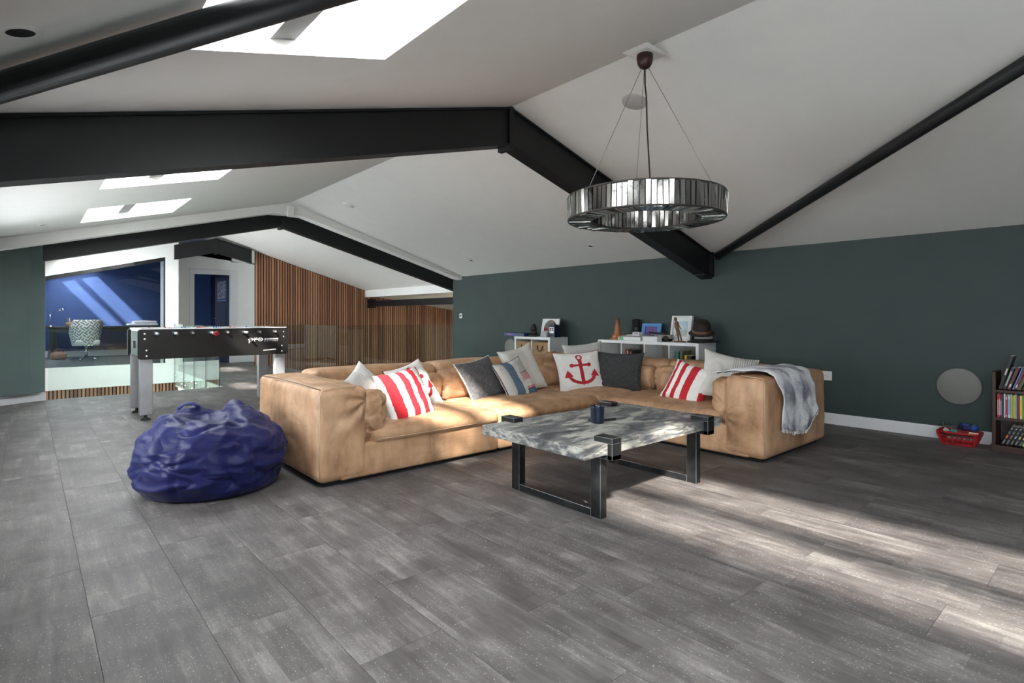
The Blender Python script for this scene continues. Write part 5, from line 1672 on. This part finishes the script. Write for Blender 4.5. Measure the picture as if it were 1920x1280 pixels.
def toy(name, label, c, s, mat, rot):
    o = root(name, label, 'toy', (5.53 + c[0], 0.965 + c[1], c[2]), 0, GT)
    o.rotation_euler = rot
    return o
t1_ = toy('toy_car', 'dark blue toy vehicle on top of the red basket', (0.02, -0.02, 0.112), 1, 'dark_blue', (0.3, 0.2, 0.7))
box('body', -0.045, 0.045, -0.024, 0.024, 0.0, 0.03, 'bk_navy', t1_, 0.006)
box('cab', -0.02, 0.028, -0.022, 0.022, 0.03, 0.052, 'blue_plastic', t1_, 0.008)
t2_ = toy('toy_brick', 'teal toy block in the red basket', (-0.045, 0.035, 0.085), 1, 'bk_teal', (0.2, 0.5, 0.3))
box('block', -0.03, 0.03, -0.022, 0.022, 0.0, 0.026, 'bk_teal', t2_, 0.003)
for a in (-0.015, 0.015):
    lathe('stud', [(0.0, 0.006), (0.008, 0.006), (0.008, 0.0)], 'bk_teal', t2_, 10, c=(a, 0, 0.026))
t3_ = toy('toy_brick', 'white toy block at the left of the red basket', (-0.03, 0.082, 0.088), 1, 'paper', (0.5, -0.3, 1.0))
box('block', -0.018, 0.018, -0.018, 0.018, 0.0, 0.026, 'bk_white', t3_, 0.003)
box('stripe', -0.019, 0.019, -0.019, 0.019, 0.010, 0.014, 'bk_pink', t3_)
t4_ = toy('toy_book', 'cream card toy at the right of the red basket', (-0.03, -0.09, 0.100), 1, 'bk_white', (0.1, 0.15, 0.2))
box('card', -0.03, 0.03, -0.028, 0.028, 0.0, 0.006, 'bk_white', t4_)
box('card', -0.028, 0.032, -0.024, 0.030, -0.008, -0.001, 'bk_yellow', t4_)
t5_ = toy('toy_gun', 'black toy bar lying along the back of the basket', (0.05, 0.05, 0.118), 1, 'black_plastic', (0, 0.1, 0.1))
box('bar', -0.012, 0.012, -0.075, 0.075, 0.0, 0.016, 'black_plastic', t5_, 0.003)
box('grip', -0.010, 0.010, 0.055, 0.075, 0.016, 0.040, 'black_plastic', t5_, 0.003)
t6_ = toy('toy_ball', 'small blue toy ball at the right of the basket', (0.03, -0.085, 0.112), 1, 'blue_plastic', (0, 0, 0))
blob('ball', (0, 0, 0.02), 0.028, 'blue_plastic', t6_)
lathe('cap', [(0.0, 0.05), (0.010, 0.046), (0.012, 0.042)], 'bk_white', t6_, 12)

# ------------------------------------------------------------------ office behind the glass
rug = root('office_rug', 'dark striped rug on the office floor', 'rug', (1.45, 15.3, 0.0))
box('pile', -1.4, 1.6, -2.6, 1.9, -0.004, 0.006, 'office_rug', rug)
dk = root('desk', 'long dark desk against the navy office wall', 'desk', (1.60, 17.35, 0.0065))
box('top', -1.28, 1.28, -0.32, 0.36, 0.725, 0.762, 'dark_desk', dk, 0.003)
box('apron', -1.20, 1.20, -0.28, -0.25, 0.62, 0.725, 'dark_desk', dk)
for lx in (-1.12, 0.62, 1.16):
    for ly in (-0.26, 0.30):
        bm = bmesh.new()
        bm_tube(bm, [(lx - 0.06, ly, 0.0), (lx, ly, 0.63)], [0.040, 0.048], 4)
        bm_tube(bm, [(lx + 0.06, ly, 0.0), (lx, ly, 0.63)], [0.040, 0.048], 4)
        bm_obj('leg', bm, 'dark_desk', dk)
box('stretcher', -1.12, 1.16, 0.0, 0.05, 0.16, 0.21, 'dark_desk', dk)
# upholstered swivel chair
oc = root('office_chair', 'swivel chair in grey and white key-pattern fabric at the desk', 'chair', (1.04, 16.10, 0.0065), R(8))
nu, nv = 28, 16
vs, fs, uv = [], [], []
for th_ in (0, 1):
    for i in range(nu + 1):
        a = R(-100 + 200 * i / nu)     # wraps round from side to side
        for j in range(nv + 1):
            v = j / nv
            zz = 0.36 + 0.64 * v
            edge = abs(i / nu - 0.5) * 2
            zz -= 0.34 * max(0, edge - 0.58) / 0.42 * v
            r = 0.29 + 0.07 * v + (0.0 if th_ == 0 else -0.055)
            vs.append((r * math.sin(a), -r * math.cos(a) * 0.95 + 0.05, zz)); uv.append((i / nu * 1.6, v))
W_ = nv + 1
off_ = (nu + 1) * W_
for i in range(nu):
    for j in range(nv):
        a = i * W_ + j
        fs.append((a, a + W_, a + W_ + 1, a + 1))
        b = a + off_
        fs.append((b, b + 1, b + W_ + 1, b + W_))
for i in range(nu):
    for j in (0, nv):
        a = i * W_ + j
        fs.append((a, a + W_, a + W_ + off_, a + off_))
for i in (0, nu):
    for j in range(nv):
        a = i * W_ + j
        fs.append((a, a + 1, a + 1 + off_, a + off_))
mk('backrest', vs, fs, 'key_pattern', oc, True, uv)
oc.scale = (0.88, 0.88, 0.93)
softbox('seat', -0.26, 0.26, -0.22, 0.34, 0.36, 0.50, 0.05, 'rib_pale', oc, 8, (0, 0, 0.02))
tube('pedestal', [(0, 0.03, 0.07), (0, 0.03, 0.37)], 0.034, 'chrome', oc, 16)
for k in range(5):
    a = R(18 + 72 * k)
    tube('base_arm', [(0, 0.03, 0.085), (0.15 * math.cos(a), 0.03 + 0.15 * math.sin(a), 0.055), (0.33 * math.cos(a), 0.03 + 0.33 * math.sin(a), 0.022)], [0.024, 0.018, 0.012], 'chrome', oc, 8)
lp = root('desk_lamp', 'slim silver angled lamp on the left end of the office desk', 'lamp', (0.42, 17.25, 0.7695))
lathe('base', [(0.0, 0.0), (0.085, 0.0), (0.085, 0.014), (0.015, 0.024), (0.0, 0.024)], 'chrome', lp, 22)
tube('stem', [(0, 0, 0.02), (0.0, 0, 0.30)], 0.009, 'chrome', lp, 10)
tube('arm', [(0, 0, 0.30), (0.16, -0.03, 0.385), (0.22, -0.04, 0.40)], 0.009, 'chrome', lp, 10)
lathe('lamp_shade', [(0.018, 0.035), (0.024, 0.02), (0.048, -0.02), (0.045, -0.02), (0.0, 0.02)], 'chrome', lp, 18, mtx=Matrix.Translation((0.235, -0.045, 0.40)) @ Matrix.Rotation(R(-25), 4, 'Y'))
pc = root('pencil_cup', 'small wooden pencil cup on the office desk', 'cup', (0.76, 17.22, 0.7695))
lathe('cup', [(0.0, 0.0), (0.05, 0.0), (0.052, 0.10), (0.047, 0.10), (0.045, 0.01), (0.0, 0.01)], 'cork_basket', pc, 18)
for k in range(6):
    a = k * 1.05
    tube('pencil', [(0.02 * math.cos(a), 0.02 * math.sin(a), 0.012), (0.045 * math.cos(a), 0.045 * math.sin(a), 0.17 + 0.02 * (k % 3))], 0.005, ('bk_orange', 'bk_yellow', 'bk_red', 'bk_black', 'bk_green', 'bk_white')[k], pc, 6)
cj = root('candle_glass', 'short white glass jar on the office desk', 'jar', (0.98, 17.2, 0.7695))
lathe('jar', [(0.0, 0.0), (0.065, 0.0), (0.068, 0.09), (0.062, 0.09), (0.060, 0.07), (0.0, 0.07)], 'white_plastic', cj, 22)
pp = root('paper_stack', 'loose white papers on the office desk behind the chair', 'papers', (1.30, 17.25, 0.7695))
for k in range(4):
    box('sheet', -0.15 + 0.01 * k, 0.15 + 0.01 * k, -0.11, 0.11, 0.004 * k, 0.004 * k + 0.003, 'paper', pp, mtx=Matrix.Rotation(0.12 * k, 4, 'Z'))
tw = root('folded_blanket', 'folded white blanket on the right of the office desk', 'blanket', (2.30, 17.25, 0.7775))
softbox('fold', -0.36, 0.30, -0.2, 0.2, 0.0, 0.05, 0.02, 'towel_white', tw, 8, (0, 0, 0.01), 0.006, 6, 3)
softbox('fold', -0.24, 0.28, -0.18, 0.18, 0.05, 0.115, 0.025, 'towel_white', tw, 8, (0, 0, 0.015), 0.008, 6, 4)
bgp = root('duffel_bag', 'brown bag on the office floor under the left desk end', 'bag', (0.55, 16.7, 0.006))
softbox('body', -0.14, 0.16, -0.16, 0.16, 0.0, 0.17, 0.06, 'shoe_brown', bgp, 8, (0, 0, 0.02), 0.012, 6, 7)
tube('strap', [(-0.10, -0.10, 0.16), (-0.05, -0.12, 0.25), (0.06, -0.12, 0.25), (0.10, -0.10, 0.16)], 0.010, 'brown_leather_dark', bgp, 8)
bli = root('window_blind', 'patterned blind on the navy wall beyond the open door', 'blind', (3.42, 17.79, 1.25))
box('fabric', -0.14, 0.14, -0.02, 0.0, 0.0, 0.75, 'patterned_blind', bli)
box('head_rail', -0.15, 0.15, -0.035, 0.0, 0.75, 0.79, 'navy_dark', bli, 0.004)
